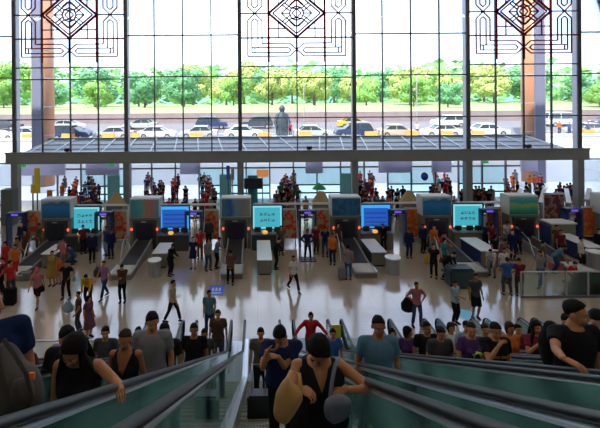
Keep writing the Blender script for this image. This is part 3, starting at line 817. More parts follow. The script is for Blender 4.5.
def hair_mb(fig, style, seg=28, rings=20, rnd=None):
    mb = MB(); M = Matrix.Translation(fig.headc) @ fig.HR.to_4x4(); rnd = rnd or random.Random(3)
    long_ = style in ('long', 'bob')
    rx, ry, rz = (.083, .103, .098) if not long_ else (.094, .110, .102)
    cz = .034
    front, sid, back = {'short': (.70, -.42, -.66), 'bob': (.56, -.99, -.99), 'long': (.60, -.99, -.99), 'tied': (.66, .05, -.65), 'crop': (.55, .1, -.5), 'cap': (.30, .15, -.2), 'hood': (.4, -.8, -.9)}[style]
    vs = []; 
    def pt(d):
        f = -d.y
        th = sid+(front-sid)*max(0, f)**.8 if f > 0 else sid+(back-sid)*(-f)**.7
        if style in ('short', 'tied', 'crop') and abs(d.x) > .5 and -.2 < d.z < .35 and d.y < .25 and d.y > -.35: th = max(th, -.42 if style == 'short' else .0)
        if not long_: th += .10*noise.noise(d*7+V((fig.p['w']*9, 0, 4)))
        nz = 1+.05*noise.noise(d*5+V((fig.p['w']*7, 3, 1)))+.05*noise.noise(d*13)
        k = nz if d.z > th else max(.72, nz-(th-d.z)*2.2)
        p = V((d.x*rx*k, .014+d.y*ry*k, cz+d.z*rz*k))
        if style in ('bob', 'long') and d.z < 0 and d.z > th:
            p.z = cz+d.z*(.205 if style == 'bob' else .17)*k; p.x *= 1.06
            if f > .30: p.y = max(p.y, -.055)
        if style == 'short' and d.z > .4 and f > 0: p.z += .012*f; p.y -= .010*f
        return M @ p
    vs.append(pt(V((0, 0, 1))))
    for i in range(1, rings):
        a = PI*i/rings
        for k in range(seg):
            b = 2*PI*k/seg; vs.append(pt(V((math.sin(a)*math.cos(b), math.sin(a)*math.sin(b), math.cos(a)))))
    vs.append(pt(V((0, 0, -1))))
    fs = [(0, 1+k, 1+(k+1) % seg) for k in range(seg)]
    for i in range(rings-2):
        a = 1+i*seg; b = a+seg
        for k in range(seg): fs.append((a+k, b+k, b+(k+1) % seg, a+(k+1) % seg))
    a = 1+(rings-2)*seg; e = len(vs)-1; fs += [(a+k, e, a+(k+1) % seg) for k in range(seg)]
    mb.add(vs, fs)
    if style == 'long':
        up = V((0, 0, 1))
        b0 = M @ V((0, .07, .02)); b1 = fig.T(0, .10, 1.42); b2 = fig.T(0, .13, 1.22)
        mb.tube([b0, b1, b2], [(.082, .045), (.10, .035), (.07, .02)], 14, side=fig.R @ V((1, 0, 0)))
        for sg in (1, -1):
            q0 = M @ V((sg*.072, -.01, .0)); q1 = M @ V((sg*.088, -.03, -.10)); q2 = fig.T(sg*.115, -.045, 1.36); q3 = fig.T(sg*.12, -.10, 1.20)
            for o_ in (0, .014, -.014):
                mb.tube([q0, q1+V((o_, o_, 0)), q2+V((o_*1.5, o_, 0)), q3+V((o_*2, 0, abs(o_)*2))], [(.02, .03), (.022, .034), (.02, .032), (.006, .012)], 8)
    if style == 'tied':
        mb.ball(M @ V((0, .125, .02)), .035); mb.tube([M @ V((0, .13, .01)), M @ V((0, .16, -.08)), M @ V((0, .13, -.16))], [.02, .028, .008], 8)
    if style == 'cap':
        mb.tube([M @ V((0, -.07, .062)), M @ V((0, -.15, .05))], [(.07, .012), (.05, .008)], 12, side=fig.HR @ V((1, 0, 0)))
    return mb
def shirt_mb(fig, kind):
    mb = MB(); g = .014
    fig.torso(mb, g+.004, z0=.84 if kind != 'tucked' else .97, z1=1.44, flare=.12 if fig.p['fem'] else .05)
    if kind in ('tee', 'tucked'): fig.arms(mb, g, .62)
    elif kind == 'elbow': fig.arms(mb, g, .95)
    elif kind == 'long': fig.arms(mb, g, 1.95)
    else:
        for i in (0, 1): mb.tube([fig.T(0.03*(1 if i == 0 else -1), .01, 1.385), fig.sh[i].lerp(fig.T(0, .01, 1.385), .22)], [.05+g, .042+g], 12, side=(0, 1, 0), round_=False)
    return mb
def legs_mb(fig, kind):
    mb = MB()
    if kind == 'skirt':
        h = fig.pel.z; kz = (fig.kn[0]+fig.kn[1])/2
        mb.tube([fig.T(0, 0, 1.03), fig.T(0, 0, .93), V((kz.x, kz.y+.02, kz.z+.08))], [(.135, .11), (.185, .14), (.22, .18)], 20, round_=False)
    elif kind == 'dress':
        kz = (fig.kn[0]+fig.kn[1])/2
        mb.tube([fig.T(0, 0, 1.08), fig.T(0, 0, .93), V((kz.x, kz.y+.02, kz.z-.08))], [(.135, .115), (.19, .145), (.26, .22)], 20, round_=False)
    else:
        fig.torso(mb, .010, z0=.84, z1=1.0)
        fig.legs(mb, .014, {'long': 1.93, 'shorts': 1.0, 'capri': 1.6}[kind])
    return mb
def person(name, loc, rz, scale, fig, top, tk, bot, bk, hair, hk, shoes='black', skin=None, fine=True, label='', group=None, vneck=None, hands=None, voxel=None, face=True, upper_only=False, cat='person'):
    """Empty with body, shirt, trousers, hair and shoe children"""
    t = empty('person', loc, rz, label, cat, group); t.scale = (scale,)*3
    vx = voxel or (.0095 if fine else .02)
    skin = skin or SKIN
    b = MB(); fig.torso(b); fig.arms(b); fig.legs(b); fig.head(b)
    for i in (0, 1): fig.foot(b, i)
    me = remesh(b, vx, 3)
    extra = MB(); extra.cur = 0
    hands = hands or {}
    for i in (0, 1):
        if fine or i in hands: fig.hand(extra, i, **hands.get(i, {}))
        else: fig.mitt(extra, i)
    if face: fig.face(extra, 1)
    bm = bmesh.new(); bm.from_mesh(me)
    base = [bm.verts.new(v) for v in extra.v]
    for f, mi in zip(extra.f, extra.m):
        try: q = bm.faces.new([base[i] for i in f]); q.material_index = mi; q.smooth = True
        except ValueError: pass
    bm.to_mesh(me); bm.free()
    for m_ in (skin, EYEW, EYED, LIP): me.materials.append(m_)
    link(bpy.data.objects.new('body', me), t)
    cv = .013 if fine else .024
    sm = remesh(shirt_mb(fig, tk), cv, 4 if fine else 2)
    if vneck:
        bm = bmesh.new(); bm.from_mesh(sm); dead = []
        Ri = fig.R.inverted()
        for f in bm.faces:
            c = Ri @ (f.calc_center_median()-fig.pel); z = c.z+.93
            if c.y < -.01 and z > vneck and abs(c.x) < (z-vneck)*.42+.004: dead.append(f)
        bmesh.ops.delete(bm, geom=dead, context='FACES')
        for v in bm.verts:
            if v.is_boundary:
                c = Ri @ (v.co-fig.pel); z = c.z+.93
                if c.y < -.01 and vneck-.03 < z < 1.43:
                    c.x = math.copysign(max(0, z-vneck)*.42, c.x); v.co = fig.pel+fig.R @ c
        bm.to_mesh(sm); bm.free()
    sm.materials.append(C[top]); link(bpy.data.objects.new('shirt' if tk != 'sleeveless' else 'sleeveless_top', sm), t)
    lm = remesh(legs_mb(fig, bk), cv*1.1, 3); lm.materials.append(C[bot])
    link(bpy.data.objects.new({'long': 'trousers', 'shorts': 'shorts', 'capri': 'trousers', 'skirt': 'skirt', 'dress': 'skirt'}[bk], lm), t)
    if hk != 'none':
        hb = hair_mb(fig, hk); ho = hb.build('hair' if hk != 'cap' else 'cap', hair, t, smooth=True)
    for i in (0, 1):
        s_ = MB(); fig.foot(s_, i, .007); s_.build('shoe', C[shoes], t, smooth=True)
    return t
# ------------------------------------------------------------ security lanes
M_hood = {
 'sea': ramp_mat('advert_sea_blue', [(.0, (.02, .10, .22)), (.35, (.01, .16, .42)), (.6, (.02, .22, .55)), (.8, (.04, .12, .30)), (1., (.3, .5, .6))], 1.5, .3, axis=2),
 'pastel': ramp_mat('advert_pastel', [(.15, (.06, .28, .36)), (.4, (.10, .38, .38)), (.55, (.40, .22, .12)), (.75, (.42, .18, .22)), (1., (.15, .35, .38))], 1.8, .3, axis=0),
 'dusk': ramp_mat('advert_dusk', [(.1, (.06, .18, .26)), (.3, (.02, .08, .34)), (.5, (.14, .28, .36)), (.75, (.20, .22, .24)), (1., (.30, .26, .20))], 1.2, .3, axis=0),
 'night': ramp_mat('advert_night', [(.1, (.01, .05, .10)), (.4, (.02, .16, .26)), (.6, (.02, .06, .22)), (.8, (.03, .22, .30)), (1., (.10, .2, .3))], 3., .3),
 'lagoon': ramp_mat('advert_lagoon', [(.1, (.02, .20, .16)), (.35, (.03, .42, .28)), (.55, (.35, .42, .12)), (.7, (.02, .36, .36)), (1., (.15, .5, .5))], 1.4, .3, axis=2)}
M_conv = mat('conveyor_belt', (.03, .03, .032), .5)
M_redl = mat('red_lamp', (.6, .05, .02), .3, emit=(1, .12, .04), estr=1.5)
M_poster = ramp_mat('poster_red_gold', [(.2, (.36, .27, .12)), (.48, (.42, .34, .16)), (.54, (.62, .04, .02)), (.60, (.66, .03, .02)), (.63, (.50, .30, .10)), (1., (.30, .28, .14))], 2.0, .4, detail=1.5)
M_poster2 = ramp_mat('poster_orange', [(.2, (.55, .32, .05)), (.45, (.60, .20, .02)), (.55, (.55, .04, .02)), (.7, (.60, .38, .06)), (1., (.45, .15, .05))], 2.4, .4, detail=3)
M_poster3 = ramp_mat('poster_violet', [(.2, (.02, .02, .08)), (.45, (.10, .08, .30)), (.55, (.45, .08, .15)), (.7, (.55, .45, .08)), (1., (.05, .04, .15))], 2.8, .4, detail=3)
FD = 24.5
def xray(x, pic, lab, z_extra=0.):
    t = empty('baggage_scanner', (x, FD, 0), 0, lab, 'scanner', 'x-ray baggage scanners in a row')
    hs = MB().box(-.66, .66, .0, 2.2, .0, 1.78).build('housing', M_charcoal, t, bevel=.05)
    MB().box(-.52, .52, -.02, .0, .60, 1.62).build('tunnel_curtain', mat('curtain_navy', (.012, .014, .03), .4), hs)
    c = MB(); c.add([(-.42, -.02, .60), (.42, -.02, .60), (.42, -3.1, .30), (-.42, -3.1, .30), (-.42, -.02, .50), (.42, -.02, .50), (.42, -3.1, .20), (-.42, -3.1, .20)], [(3, 2, 1, 0), (4, 5, 6, 7), (0, 1, 5, 4), (1, 2, 6, 5), (2, 3, 7, 6), (3, 0, 4, 7)])
    c.build('conveyor_belt', M_conv, t)
    f = MB()
    for s in (-1, 1): f.add([(s*.42, 0, 0), (s*.50, 0, 0), (s*.50, 0, .68), (s*.42, 0, .68), (s*.42, -3.2, 0), (s*.50, -3.2, 0), (s*.50, -3.2, .34), (s*.42, -3.2, .34)], [(0, 1, 2, 3), (7, 6, 5, 4), (0, 4, 5, 1), (1, 5, 6, 2), (2, 6, 7, 3), (3, 7, 4, 0)])
    f.build('side_rail', M_grey, t)
    e = MB(); e.box(-.56, .56, -4.45, -3.25, .26, .32).box(-.56, -.50, -4.45, -3.25, .32, .36).box(.50, .56, -4.45, -3.25, .32, .36); e.build('roller_table_top', M_steel, t)
    e = MB()
    for i in range(9): e.cyl((-.48, -4.38+i*.13, .325), (.48, -4.38+i*.13, .325), .03, 8)
    e.build('roller', mat('roller_white', (.7, .7, .68), .35), t, smooth=True)
    MB().box(-.54, .54, -4.4, -3.3, 0, .26).build('roller_table_base', M_olive, t)
    # portal with advertising hood
    for s in (-1, 1): MB().box(s*.80-.10, s*.80+.10, .05, .75, 0, 1.95).build('portal_post', M_olive, t, bevel=.02)
    hd = MB().box(-.92, .92, .05, .95, 1.93, 3.12).build('hood', mat('hood_paint', (.62, .63, .62), .45), t, bevel=.02)
    MB().box(-.86, .86, .02, .05, 1.97, 3.04).build('advert_panel', M_hood[pic], hd)
    MB().box(-.88, .88, -.02, .25, 1.80, 1.93).build('shelf', M_olive, t, bevel=.02)
    for s in (-1, 1):
        MB().ball((s*.78, -.03, 1.25), (.07, .05, .09)).build('warning_lamp', M_redl, t, smooth=True)
    MB().box(-.2, .1, -.03, 0, 1.67, 1.73).build('name_plate', M_steel, hs)
    # curved guide rail beside the belt
    g = MB(); g.tube([(-.78, -.1, .02), (-.80, -.5, .9), (-.80, -1.0, 1.2), (-.80, -1.6, .95), (-.80, -2.1, .02)], [.03]*5, 8)
    g.build('guide_rail', M_steel, t, smooth=True)
    return t
sx = [(54.5, 'sea', 'baggage scanner with deep blue advert hood, leftmost in the row'), (143.5, 'pastel', 'baggage scanner with teal and rose advert hood, empty belt end'),
      (235, 'dusk', 'baggage scanner with blue to brown hood, left of the cyan screen in the middle'), (345.5, 'night', 'baggage scanner with dark teal hood behind the man in grey tee and jeans'),
      (436.5, 'sea', 'baggage scanner with bright blue hood behind the luggage crowd'), (523.5, 'lagoon', 'baggage scanner with green lagoon picture hood, right part of the row'), (617, 'pastel', 'baggage scanner cut by the right edge of the picture')]
for px, pic, lab in sx:
    xray((px-256)/16.33, pic, lab)
# screens
def emis(name, c, s): return mat(name, (.01, .01, .01), .3, emit=c, estr=s)
E_cy = emis('screen_cyan', (.06, .50, .62), SCR); E_cyl = emis('screen_pale', (.30, .80, .85), SCR); E_bl = emis('screen_blue', (.02, .12, .62), SCR); E_bb = emis('screen_azure', (.04, .42, 1.), SCR*1.2); E_dr = emis('screen_glyph_dark', (.10, .03, .06), .6); E_db = emis('screen_row_navy', (.02, .08, .30), .8)
def glyph(mb, cx, cz, s, rnd):
    for _ in range(3):
        z = cz+rnd.uniform(-.4, .4)*s; mb.box(cx-s*.42, cx+s*.42, -.012, -.006, z-s*.05, z+s*.05)
    for _ in range(2):
        x = cx+rnd.uniform(-.35, .35)*s; mb.box(x-s*.05, x+s*.05, -.012, -.006, cz-s*.42, cz+s*.42)
def screen(px, kind, lab):
    x = (px-256)/16.; t = empty('display_screen', (x, 25., 0), 0, lab, 'screen', 'information screens between the scanners')
    fr = MB().box(-.98, .98, .02, .16, 1.0, 2.58).build('frame', M_bluepanel, t, bevel=.02)
    rnd = random.Random(px); a = MB()
    if kind == 'cyan':
        a.box(-.90, .90, 0, .02, 1.08, 2.50); a.cur = 1; a.box(-.80, .80, -.006, 0, 1.18, 2.40)
        a.cur = 2
        for j, z in enumerate((1.98, 1.62)):
            for i in range(4): glyph(a, -.36+i*.24, z, .22, rnd)
        a.build('display_face', [E_cyl, E_cy, E_dr], fr)
    else:
        a.box(-.90, .90, 0, .02, 1.08, 2.50); a.cur = 1; a.box(-.76, .76, -.006, 0, 1.16, 2.32); a.cur = 2
        for z in (2.0, 1.72, 1.44, 1.24): a.box(-.66, .66, -.012, -.006, z-.05, z+.05)
        a.build('display_face', [E_bb, E_bl, E_db], fr)
    s = MB(); s.box(-.8, -.7, .04, .14, 0, 1.0); s.box(.7, .8, .04, .14, 0, 1.); s.build('stand', M_charcoal, t)
screen(84, 'cyan', 'cyan display with dark characters right of the leftmost scanner')
screen(173.5, 'blue', 'bright blue display with dark rows, second screen from the left')
screen(266.5, 'cyan', 'cyan display with dark red characters, middle of the row of screens')
screen(375, 'blue', 'bright blue display with dark rows behind the long white topped desk')
screen(467, 'cyan', 'cyan display with dark characters above the blue sided desk')
# operator consoles
for px, k, cn in ((84, 0, 'leftmost scanner'), (173.5, 1, 'second scanner from the left'), (266.5, 2, 'scanner in the middle'), (375, 3, 'scanner behind the man in jeans'), (467, 4, 'blue hooded right scanner'), (556, 5, 'green hooded scanner')):
    x = (px-256)/16.3; t = empty('operator_console', (x, 24.0, 0), 0, 'low %s operator console standing right of the %s' % ('charcoal' if k < 3 else 'olive grey', cn), 'console', 'operator consoles')
    m = M_charcoal if k < 3 else M_olive
    if k == 5:
        MB().box(-.75, .75, 0, .9, 0, 1.50).build('cabinet', m, t, bevel=.03); MB().box(-.80, .80, -.05, .95, 1.5, 1.58).build('top', M_white, t, bevel=.01)
        MB().box(-.9, -.78, 0, .8, 0, 1.4).build('side_panel', M_bluepanel, t)
    else:
        MB().box(-.95, .95, .15, .75, 0, .95).build('cabinet', m, t, bevel=.03)
        MB().box(-.98, .98, .1, .8, .95, 1.0).build('top', mat('console_top', (.14, .14, .14), .4), t)
        for a, b in ((-.6, .55), (.1, .55), (.62, .5)): MB().box(a-.2, a+.2, .5, .54, 1.03, 1.32).box(a-.04, a+.04, .5, .56, .99, 1.04).build('monitor', M_black, t)
        if k < 4: MB().ball((-.15, .2, 1.10), (.17, .12, .11)).build('amber_lamp', mat('amber_lamp', (.7, .35, .05), .4, emit=(1., .45, .08), estr=.9), t, smooth=True)
# posters, gates, caps
def poster(px, m, lab, w=.95, D=25.3, z0=.35, z1=2.2):
    x = (px-256)*D/400; t = empty('poster_stand', (x, D, 0), 0, lab, 'poster', 'poster boards between the lanes')
    bo = MB().box(-w/2, w/2, -.03, .03, z0, z1).build('board', M_white, t); MB().box(-w/2+.04, w/2-.04, -.036, -.03, z0+.04, z1-.04).build('printed_sheet', m, bo)
    MB().box(-w/2, w/2, -.04, .04, z1, z1+.06).build('top_edge', M_steel, t)
    [MB().box(s*(w/2-.1)-.03, s*(w/2-.1)+.03, -.25, .25, 0, .05).box(s*(w/2-.1)-.03, s*(w/2-.1)+.03, -.03, .03, .05, z0).build('foot', M_steel_dark, t) for s in (-1, 1)]
for px, m, lab in ((33.5, M_poster, 'red and gold poster board left of the leftmost scanner'), (119, M_poster, 'red and gold poster board left of the rose hooded scanner'), (211, M_poster, 'red and gold poster board left of the middle scanner'),
                   (288.5, M_poster, 'red and gold poster board right of the middle cyan screen'), (321, M_poster, 'red and gold poster board behind the group queuing in orange and navy'), (411, M_poster2, 'orange and red poster board behind two guards in navy'),
                   (493, M_poster2, 'orange and red poster board left of the green hooded scanner'), (588, M_poster2, 'bright orange poster board near the right edge')): poster(px, m, lab)
poster(553, ramp_mat('poster_portrait', [(.2, (.16, .01, .02)), (.5, (.10, .02, .03)), (.58, (.4, .22, .16)), (.66, (.03, .02, .03)), (1., (.3, .02, .03))], 2.2, .4), 'dark red poster with figures above the white topped console', w=1.35, D=26, z0=1.2, z1=2.9)
def gate(px, lab, D=24.9):
    x = (px-256)*D/400; t = empty('metal_detector_gate', (x, D, 0), 0, lab, 'metal detector', 'walk-through metal detectors')
    for s in (-1, 1): MB().box(s*.48-.06, s*.48+.06, -.25, .25, 0, 2.2).build('side_panel', M_bluepanel, t, bevel=.02)
    MB().box(-.54, .54, -.22, .22, 2.02, 2.26).build('header', M_bluepanel, t, bevel=.02)
    MB().box(-.2, .2, -.24, -.22, 2.08, 2.2).build('indicator', mat('indicator_violet', (.1, .05, .4), .3, emit=(.15, .08, .7), estr=1.), t)
for px, lab in ((16, 'navy walk-through metal detector at the far left'), (103.5, 'navy walk-through metal detector between first cyan screen and poster'), (193, 'navy walk-through metal detector right of the second screen'), (306.5, 'navy walk-through metal detector left of the queue in orange and navy'),
                (396, 'navy walk-through metal detector left of the two guards'), (487, 'navy walk-through metal detector right of the cyan screen with blue desk'), (571, 'navy walk-through metal detector right of the dark red poster')): gate(px, lab)
# tan wedge covers standing on frames behind the posters
M_tan = mat('tan_fabric', (.42, .28, .12), .8, noise_amt=.2, nscale=5)
for px, lab in ((115, 'tan wedge shaped cover behind the poster by the rose hooded scanner'), (320, 'tan wedge shaped cover behind the poster by the orange vest'), (408, 'tan wedge shaped cover behind the poster by two guards')):
    t = empty('wedge_cover', ((px-256)*27.4/400, 27.4, 0), 0, lab, 'cover'); m = MB(); m.add([(-.6, -.4, 2.1), (.6, -.4, 2.1), (.6, .4, 2.1), (-.6, .4, 2.1), (-.1, 0, 2.95), (.25, 0, 2.9)], [(3, 2, 1, 0), (0, 1, 5, 4), (1, 2, 5), (2, 3, 4, 5), (3, 0, 4)]); m.build('cover', M_tan, t, bevel=.02)
    MB().box(-.55, .55, -.35, .35, 0, 2.1).build('cabinet', M_olive, t, bevel=.02)
# partition cap line
for i, (a, b) in enumerate(((62, 128), (160, 218), (252, 330), (362, 420), (454, 506))):
    D = 26.; structure('trim_partition_%d' % (i+1), MB().box((a-256)*D/400, (b-256)*D/400, D, D+.08, 2.32, 2.44).box((a-256)*D/400, (a-256)*D/400+.08, D, D+.08, 0, 2.44).box((b-256)*D/400-.08, (b-256)*D/400, D, D+.08, 0, 2.44), M_white)
# desks and round tables
M_top = mat('laminate_white', (.88, .88, .90), .2)
def desk(x, y0, y1, w, h, m, lab):
    t = empty('inspection_desk', (x, (y0+y1)/2, 0), 0, lab, 'desk', 'inspection desks by the scanners'); L = (y1-y0)/2
    MB().box(-w/2, w/2, -L, L, h-.05, h).build('desk_top', M_top, t, bevel=.01)
    MB().box(-w/2+.05, w/2-.05, -L+.06, L-.06, .08, h-.05).build('cabinet', m, t)
    MB().box(-w/2+.04, w/2-.04, -L+.05, -L+.06, .1, h-.06).build('end_panel', M_olive, t)
    MB().box(-w/2+.1, w/2-.1, -L+.1, L-.1, 0, .08).build('plinth', M_black, t)
desk(-11.3, 21.6, 23.2, .8, .82, M_charcoal, 'white topped desk beside the crouching person, leftmost desk')
desk(-5.25, 21.5, 23.2, .8, .85, M_charcoal, 'small white topped desk between rose hooded scanner and guard')
desk(.38, 20.5, 23.6, .78, .82, M_olive, 'long bright white topped desk with a dark guard leaning on it, below the middle screen')
desk(6.55, 21.5, 23.7, .85, .82, M_charcoal, 'white topped desk with charcoal sides next to a round table')
desk(12.35, 21.2, 23.4, 1.0, .95, M_bluepanel, 'white topped desk with navy blue side and olive end')
desk(18.3, 21.6, 24.0, .9, .95, M_bluepanel, 'white topped navy desk near the right edge')
def rtable(px, D, r, h, lab):
    t = empty('round_table', ((px-256)*D/400, D, 0), 0, lab, 'table', 'round drum tables'); MB().cyl((0, 0, h-.05), (0, 0, h), r, 32).build('table_top', M_top, t)
    MB().cyl((0, 0, 0), (0, 0, h-.05), r*.86, 32).build('drum', M_grey, t, smooth=False)
rtable(153.5, 20.6, .35, .85, 'round white topped drum table beside the rose hooded scanner belt')
rtable(391.5, 20.7, .40, .85, 'round white topped drum table standing right of a white desk')
rtable(594, 21.3, .42, .85, 'round white topped drum table at the right edge')
# things further back
def slab(name, px0, px1, D, z0, z1, m, lab, cat, th=.12, legs=False):
    a, b = (px0-256)*D/400, (px1-256)*D/400
    t = empty(name, ((a+b)/2, D, 0), 0, lab, cat); w = (b-a)/2
    MB().box(-w, w, -th/2, th/2, z0, z1).build('panel', m, t, bevel=.01)
    if z0 > .05: MB().box(-.04, .04, -.04, .04, 0, z0).box(-.3, .3, -.2, .2, 0, .04).build('stand', M_steel_dark, t)
    return t
for i, (a, b) in enumerate(((107, 119), (219, 231), (340, 350.5))): slab('information_board', a, b, 30.9, .0, 3.55, M_teal, 'tall grey teal information board just left of the %s column' % ['second', 'third', 'fourth'][i], 'information board', .1)
slab('large_monitor', 243.5, 261.5, 30.2, 2.55, 3.35, M_black, 'large black monitor on a teal stand right of the third column', 'monitor')
slab('information_board', 247, 257, 30.6, 0, 3.5, frosted('deep_teal', (.08, .40, .36)), 'deep teal upright board behind the large black monitor', 'information board')
slab('hanging_sign', 256, 268, 33.5, 2.9, 3.5, mat('sign_orange', (.75, .32, .08), .5, emit=(.9, .35, .1), estr=.5), 'orange lettered sign strip near the large black monitor', 'sign')
slab('banner', 34, 39.5, 30.5, 2.3, 4.2, mat('banner_yellow', (.80, .62, .02), .6), 'bright yellow vertical banner in the left bay', 'banner')
slab('banner', 30.5, 34, 30.4, 2.3, 3.0, mat('banner_yellow2', (.75, .55, .02), .6), 'short yellow flag beside the tall yellow banner', 'banner')
slab('sign_board', 46.5, 51.5, 28.5, 2.3, 2.9, mat('sign_orange2', (.65, .20, .02), .6), 'small orange sign board above the leftmost scanner', 'sign')
slab('storage_cabinet', 3, 14.5, 30.2, 0, 2.7, mat('moss_grey', (.10, .12, .09), .6), 'dark moss grey cabinet at the far left before the glass', 'cabinet', .8)
slab('flag', 226, 229.3, 30.3, 3.3, 4.3, mat('flag_blue', (.08, .10, .5), .6), 'small blue flag on a pole left of the third column', 'flag')
slab('flag', 230.6, 233.8, 31.1, 3.1, 4.0, mat('flag_pink', (.6, .35, .38), .6), 'small pink flag on a pole left of the third column', 'flag')
t = empty('balloon', ((424-256)*31/400, 31., 0), 0, 'round blue balloon above the queue in the fourth bay', 'balloon')
MB().ball((0, 0, 3.25), (.27, .27, .32), seg=18, rings=12).build('balloon_skin', mat('balloon_blue', (.02, .05, .40), .25), t, smooth=True)
MB().cyl((0, 0, .9), (0, 0, 2.93), .006, 6).build('string', M_white, t); MB().box(-.12, .12, -.1, .1, 0, .9).build('stand', M_olive, t)
t = empty('parasol', ((318.5-256)*33/400, 33., 0), 0, 'green parasol among the queue in the third lattice bay', 'umbrella')
m = MB(); m.tube([(0, 0, 1.95), (0, 0, 2.15), (0, 0, 2.45)], [.6, .42, .03], 10, round_=False); m.build('canopy', mat('parasol_green', (.04, .45, .10), .6), t)
MB().cyl((0, 0, 0), (0, 0, 2.4), .02, 8).build('pole', M_steel, t)
# queue lane barriers at the right, running back to the doors
for i, (xa, ya, xb, yb) in enumerate(((17.4, 27.0, 20.5, 31.0), (18.9, 26.6, 22.3, 31.0), (20.6, 26.4, 24., 31.), (22.6, 27.4, 25.8, 31.))):
    t = empty('lane_barrier', (xa, ya, 0), 0, 'slanting white topped lane barrier at the right, number %s from the left' % ['one', 'two', 'three', 'four'][i], 'lane barrier', 'slanting lane barriers at the right')
    t['label'] = ['leftmost slanting white topped lane barrier, behind the dark red poster', 'slanting white topped lane barrier between the dark red and orange posters', 'slanting white topped lane barrier directly behind the orange poster', 'slanting white topped lane barrier nearest the right edge'][i]
    d = V((xb-xa, yb-ya, 0)); m = MB(); m.bar((0, 0, 2.2), d+V((0, 0, 2.2)), .28, .08); m.build('top_rail', M_white, t)
    m = MB(); m.bar((0, 0, 1.2), d+V((0, 0, 1.2)), .05, 1.9); m.build('panel', M_charcoal, t)
    for s in (0, .5, 1): MB().bar(d*s, d*s+V((0, 0, 2.2)), .08, .08).build('post', M_steel, t)
# floodlights on the beam, green exit lamps below it
for i, px in enumerate((67, 309, 528)):
    p = at(px, WD-.15); t = empty('floodlight', (p.x, WD-.15, zt), 0, 'small black floodlight on top of the beam, %s' % ['left bay with lattice', 'middle bay with lattice', 'right bay with lattice'][i], 'floodlight')
    MB().box(-.2, .2, -.12, .12, .06, .32).build('lamp_housing', M_black, t, bevel=.02); MB().box(-.05, .05, -.05, .05, -.02, .08).build('bracket', M_black, t)
for i, px in enumerate((23, 111, 485)):
    p = at(px, WD-.2); t = empty('exit_lamp', (p.x, WD-.2, zb), 0, 'small green exit lamp under the beam, %s' % ['by the first column', 'by the second column', 'by the fifth column'][i], 'exit lamp')
    MB().box(-.22, .22, -.05, .05, -.22, -.04).build('lamp_housing', mat('exit_green', (.02, .2, .05), .4, emit=(.03, .5, .12), estr=.5), t); MB().box(-.02, .02, -.02, .02, -.05, .01).build('bracket', M_black, t)
# ------------------------------------------------------------ people further away: a library of poses, copied
POSES = {
 'stand': dict(), 'standf': dict(fem=True, head=(15, 5, 0)),
 'turned': dict(head=(35, 0, 0), wl=(.22, -.10, .90), wr=(-.22, -.02, .86), al=(.13, .0, .08), ar=(-.12, .08, .08)),
 'walk': dict(al=(.08, -.30, .09), ar=(-.08, .32, .12), wl=(.24, .15, .88), wr=(-.24, -.26, .92), lean=3, kr=(-.1, -1, 0)),
 'stride': dict(al=(.07, -.40, .09), ar=(-.07, .40, .14), wl=(.30, .22, .92), wr=(-.32, -.30, .95), lean=4, fem=True, hip=.88),
 'phone': dict(wl=(.06, -.30, 1.18), wr=(-.05, -.28, 1.16), head=(0, 28, 0)),
 'hips': dict(wl=(.20, -.06, 1.0), wr=(-.20, -.06, 1.0), el=(1, .3, 0), er=(-1, .3, 0), al=(.16, 0, .08), ar=(-.16, 0, .08)),
 'reach': dict(wl=(.16, -.42, 1.0), wr=(-.14, -.44, 1.02), lean=14, head=(0, 20, 0)),
 'bend': dict(lean=42, wl=(.14, -.55, .72), wr=(-.16, -.52, .66), head=(0, 15, 0), al=(.12, -.05, .08), ar=(-.12, .10, .08), hip=.88),
 'squat': dict(hip=.42, lean=28, al=(.18, -.05, .08), ar=(-.16, .10, .08), wl=(.15, -.50, .45), wr=(-.15, -.48, .50), head=(0, 10, 0), kl=(.4, -1, .2), kr=(-.4, -1, .2)),
 'crossed': dict(wl=(-.10, -.20, 1.13), wr=(.10, -.22, 1.10), fem=False, head=(-20, 8, 0)),
 'rails': dict(wl=(.50, -.15, 1.05), wr=(-.50, -.15, 1.05), lean=8),
}
LIB = {}
def mid_proto(pose, tk, bk, hk):
    key = (pose, tk, bk, hk)
    if key not in LIB:
        f = Fig(**POSES[pose])
        t = person('p', (0, 0, -50), 0, 1, f, 'grey', tk, 'grey', bk, HAIRM, hk, fine=False, voxel=.022, face=False)
        LIB[key] = [(c.name.split('.')[0], c.data) for c in t.children]
        for c in list(t.children): bpy.data.objects.remove(c)
        bpy.data.objects.remove(t)
    return LIB[key]
def omat(o, i, m): o.material_slots[i].link = 'OBJECT'; o.material_slots[i].material = m
def mid(px, D, pose, tk, top, bk, bot, hk='short', label='', rz=0., h=None, hair=None, skin=None, x=None, z=0., scale=1., group='people on the hall floor', shoes='black'):
    t = empty('person', ((px-256)*D/400 if x is None else x, D, z), math.radians(rz), label, 'person', group); t.scale = (scale,)*3
    for n, me in mid_proto(pose, tk, bk, hk):
        o = bpy.data.objects.new(n, me); link(o, t)
        if n == 'body': omat(o, 0, skin or SKIN)
        elif n in ('shirt', 'sleeveless_top'): omat(o, 0, C[top])
        elif n in ('trousers', 'shorts', 'skirt'): omat(o, 0, C[bot])
        elif n in ('hair', 'cap'): omat(o, 0, hair or HAIRM)
        elif n == 'shoe': omat(o, 0, C[shoes])
    return t
def Df(y): return 3400./(y-110)
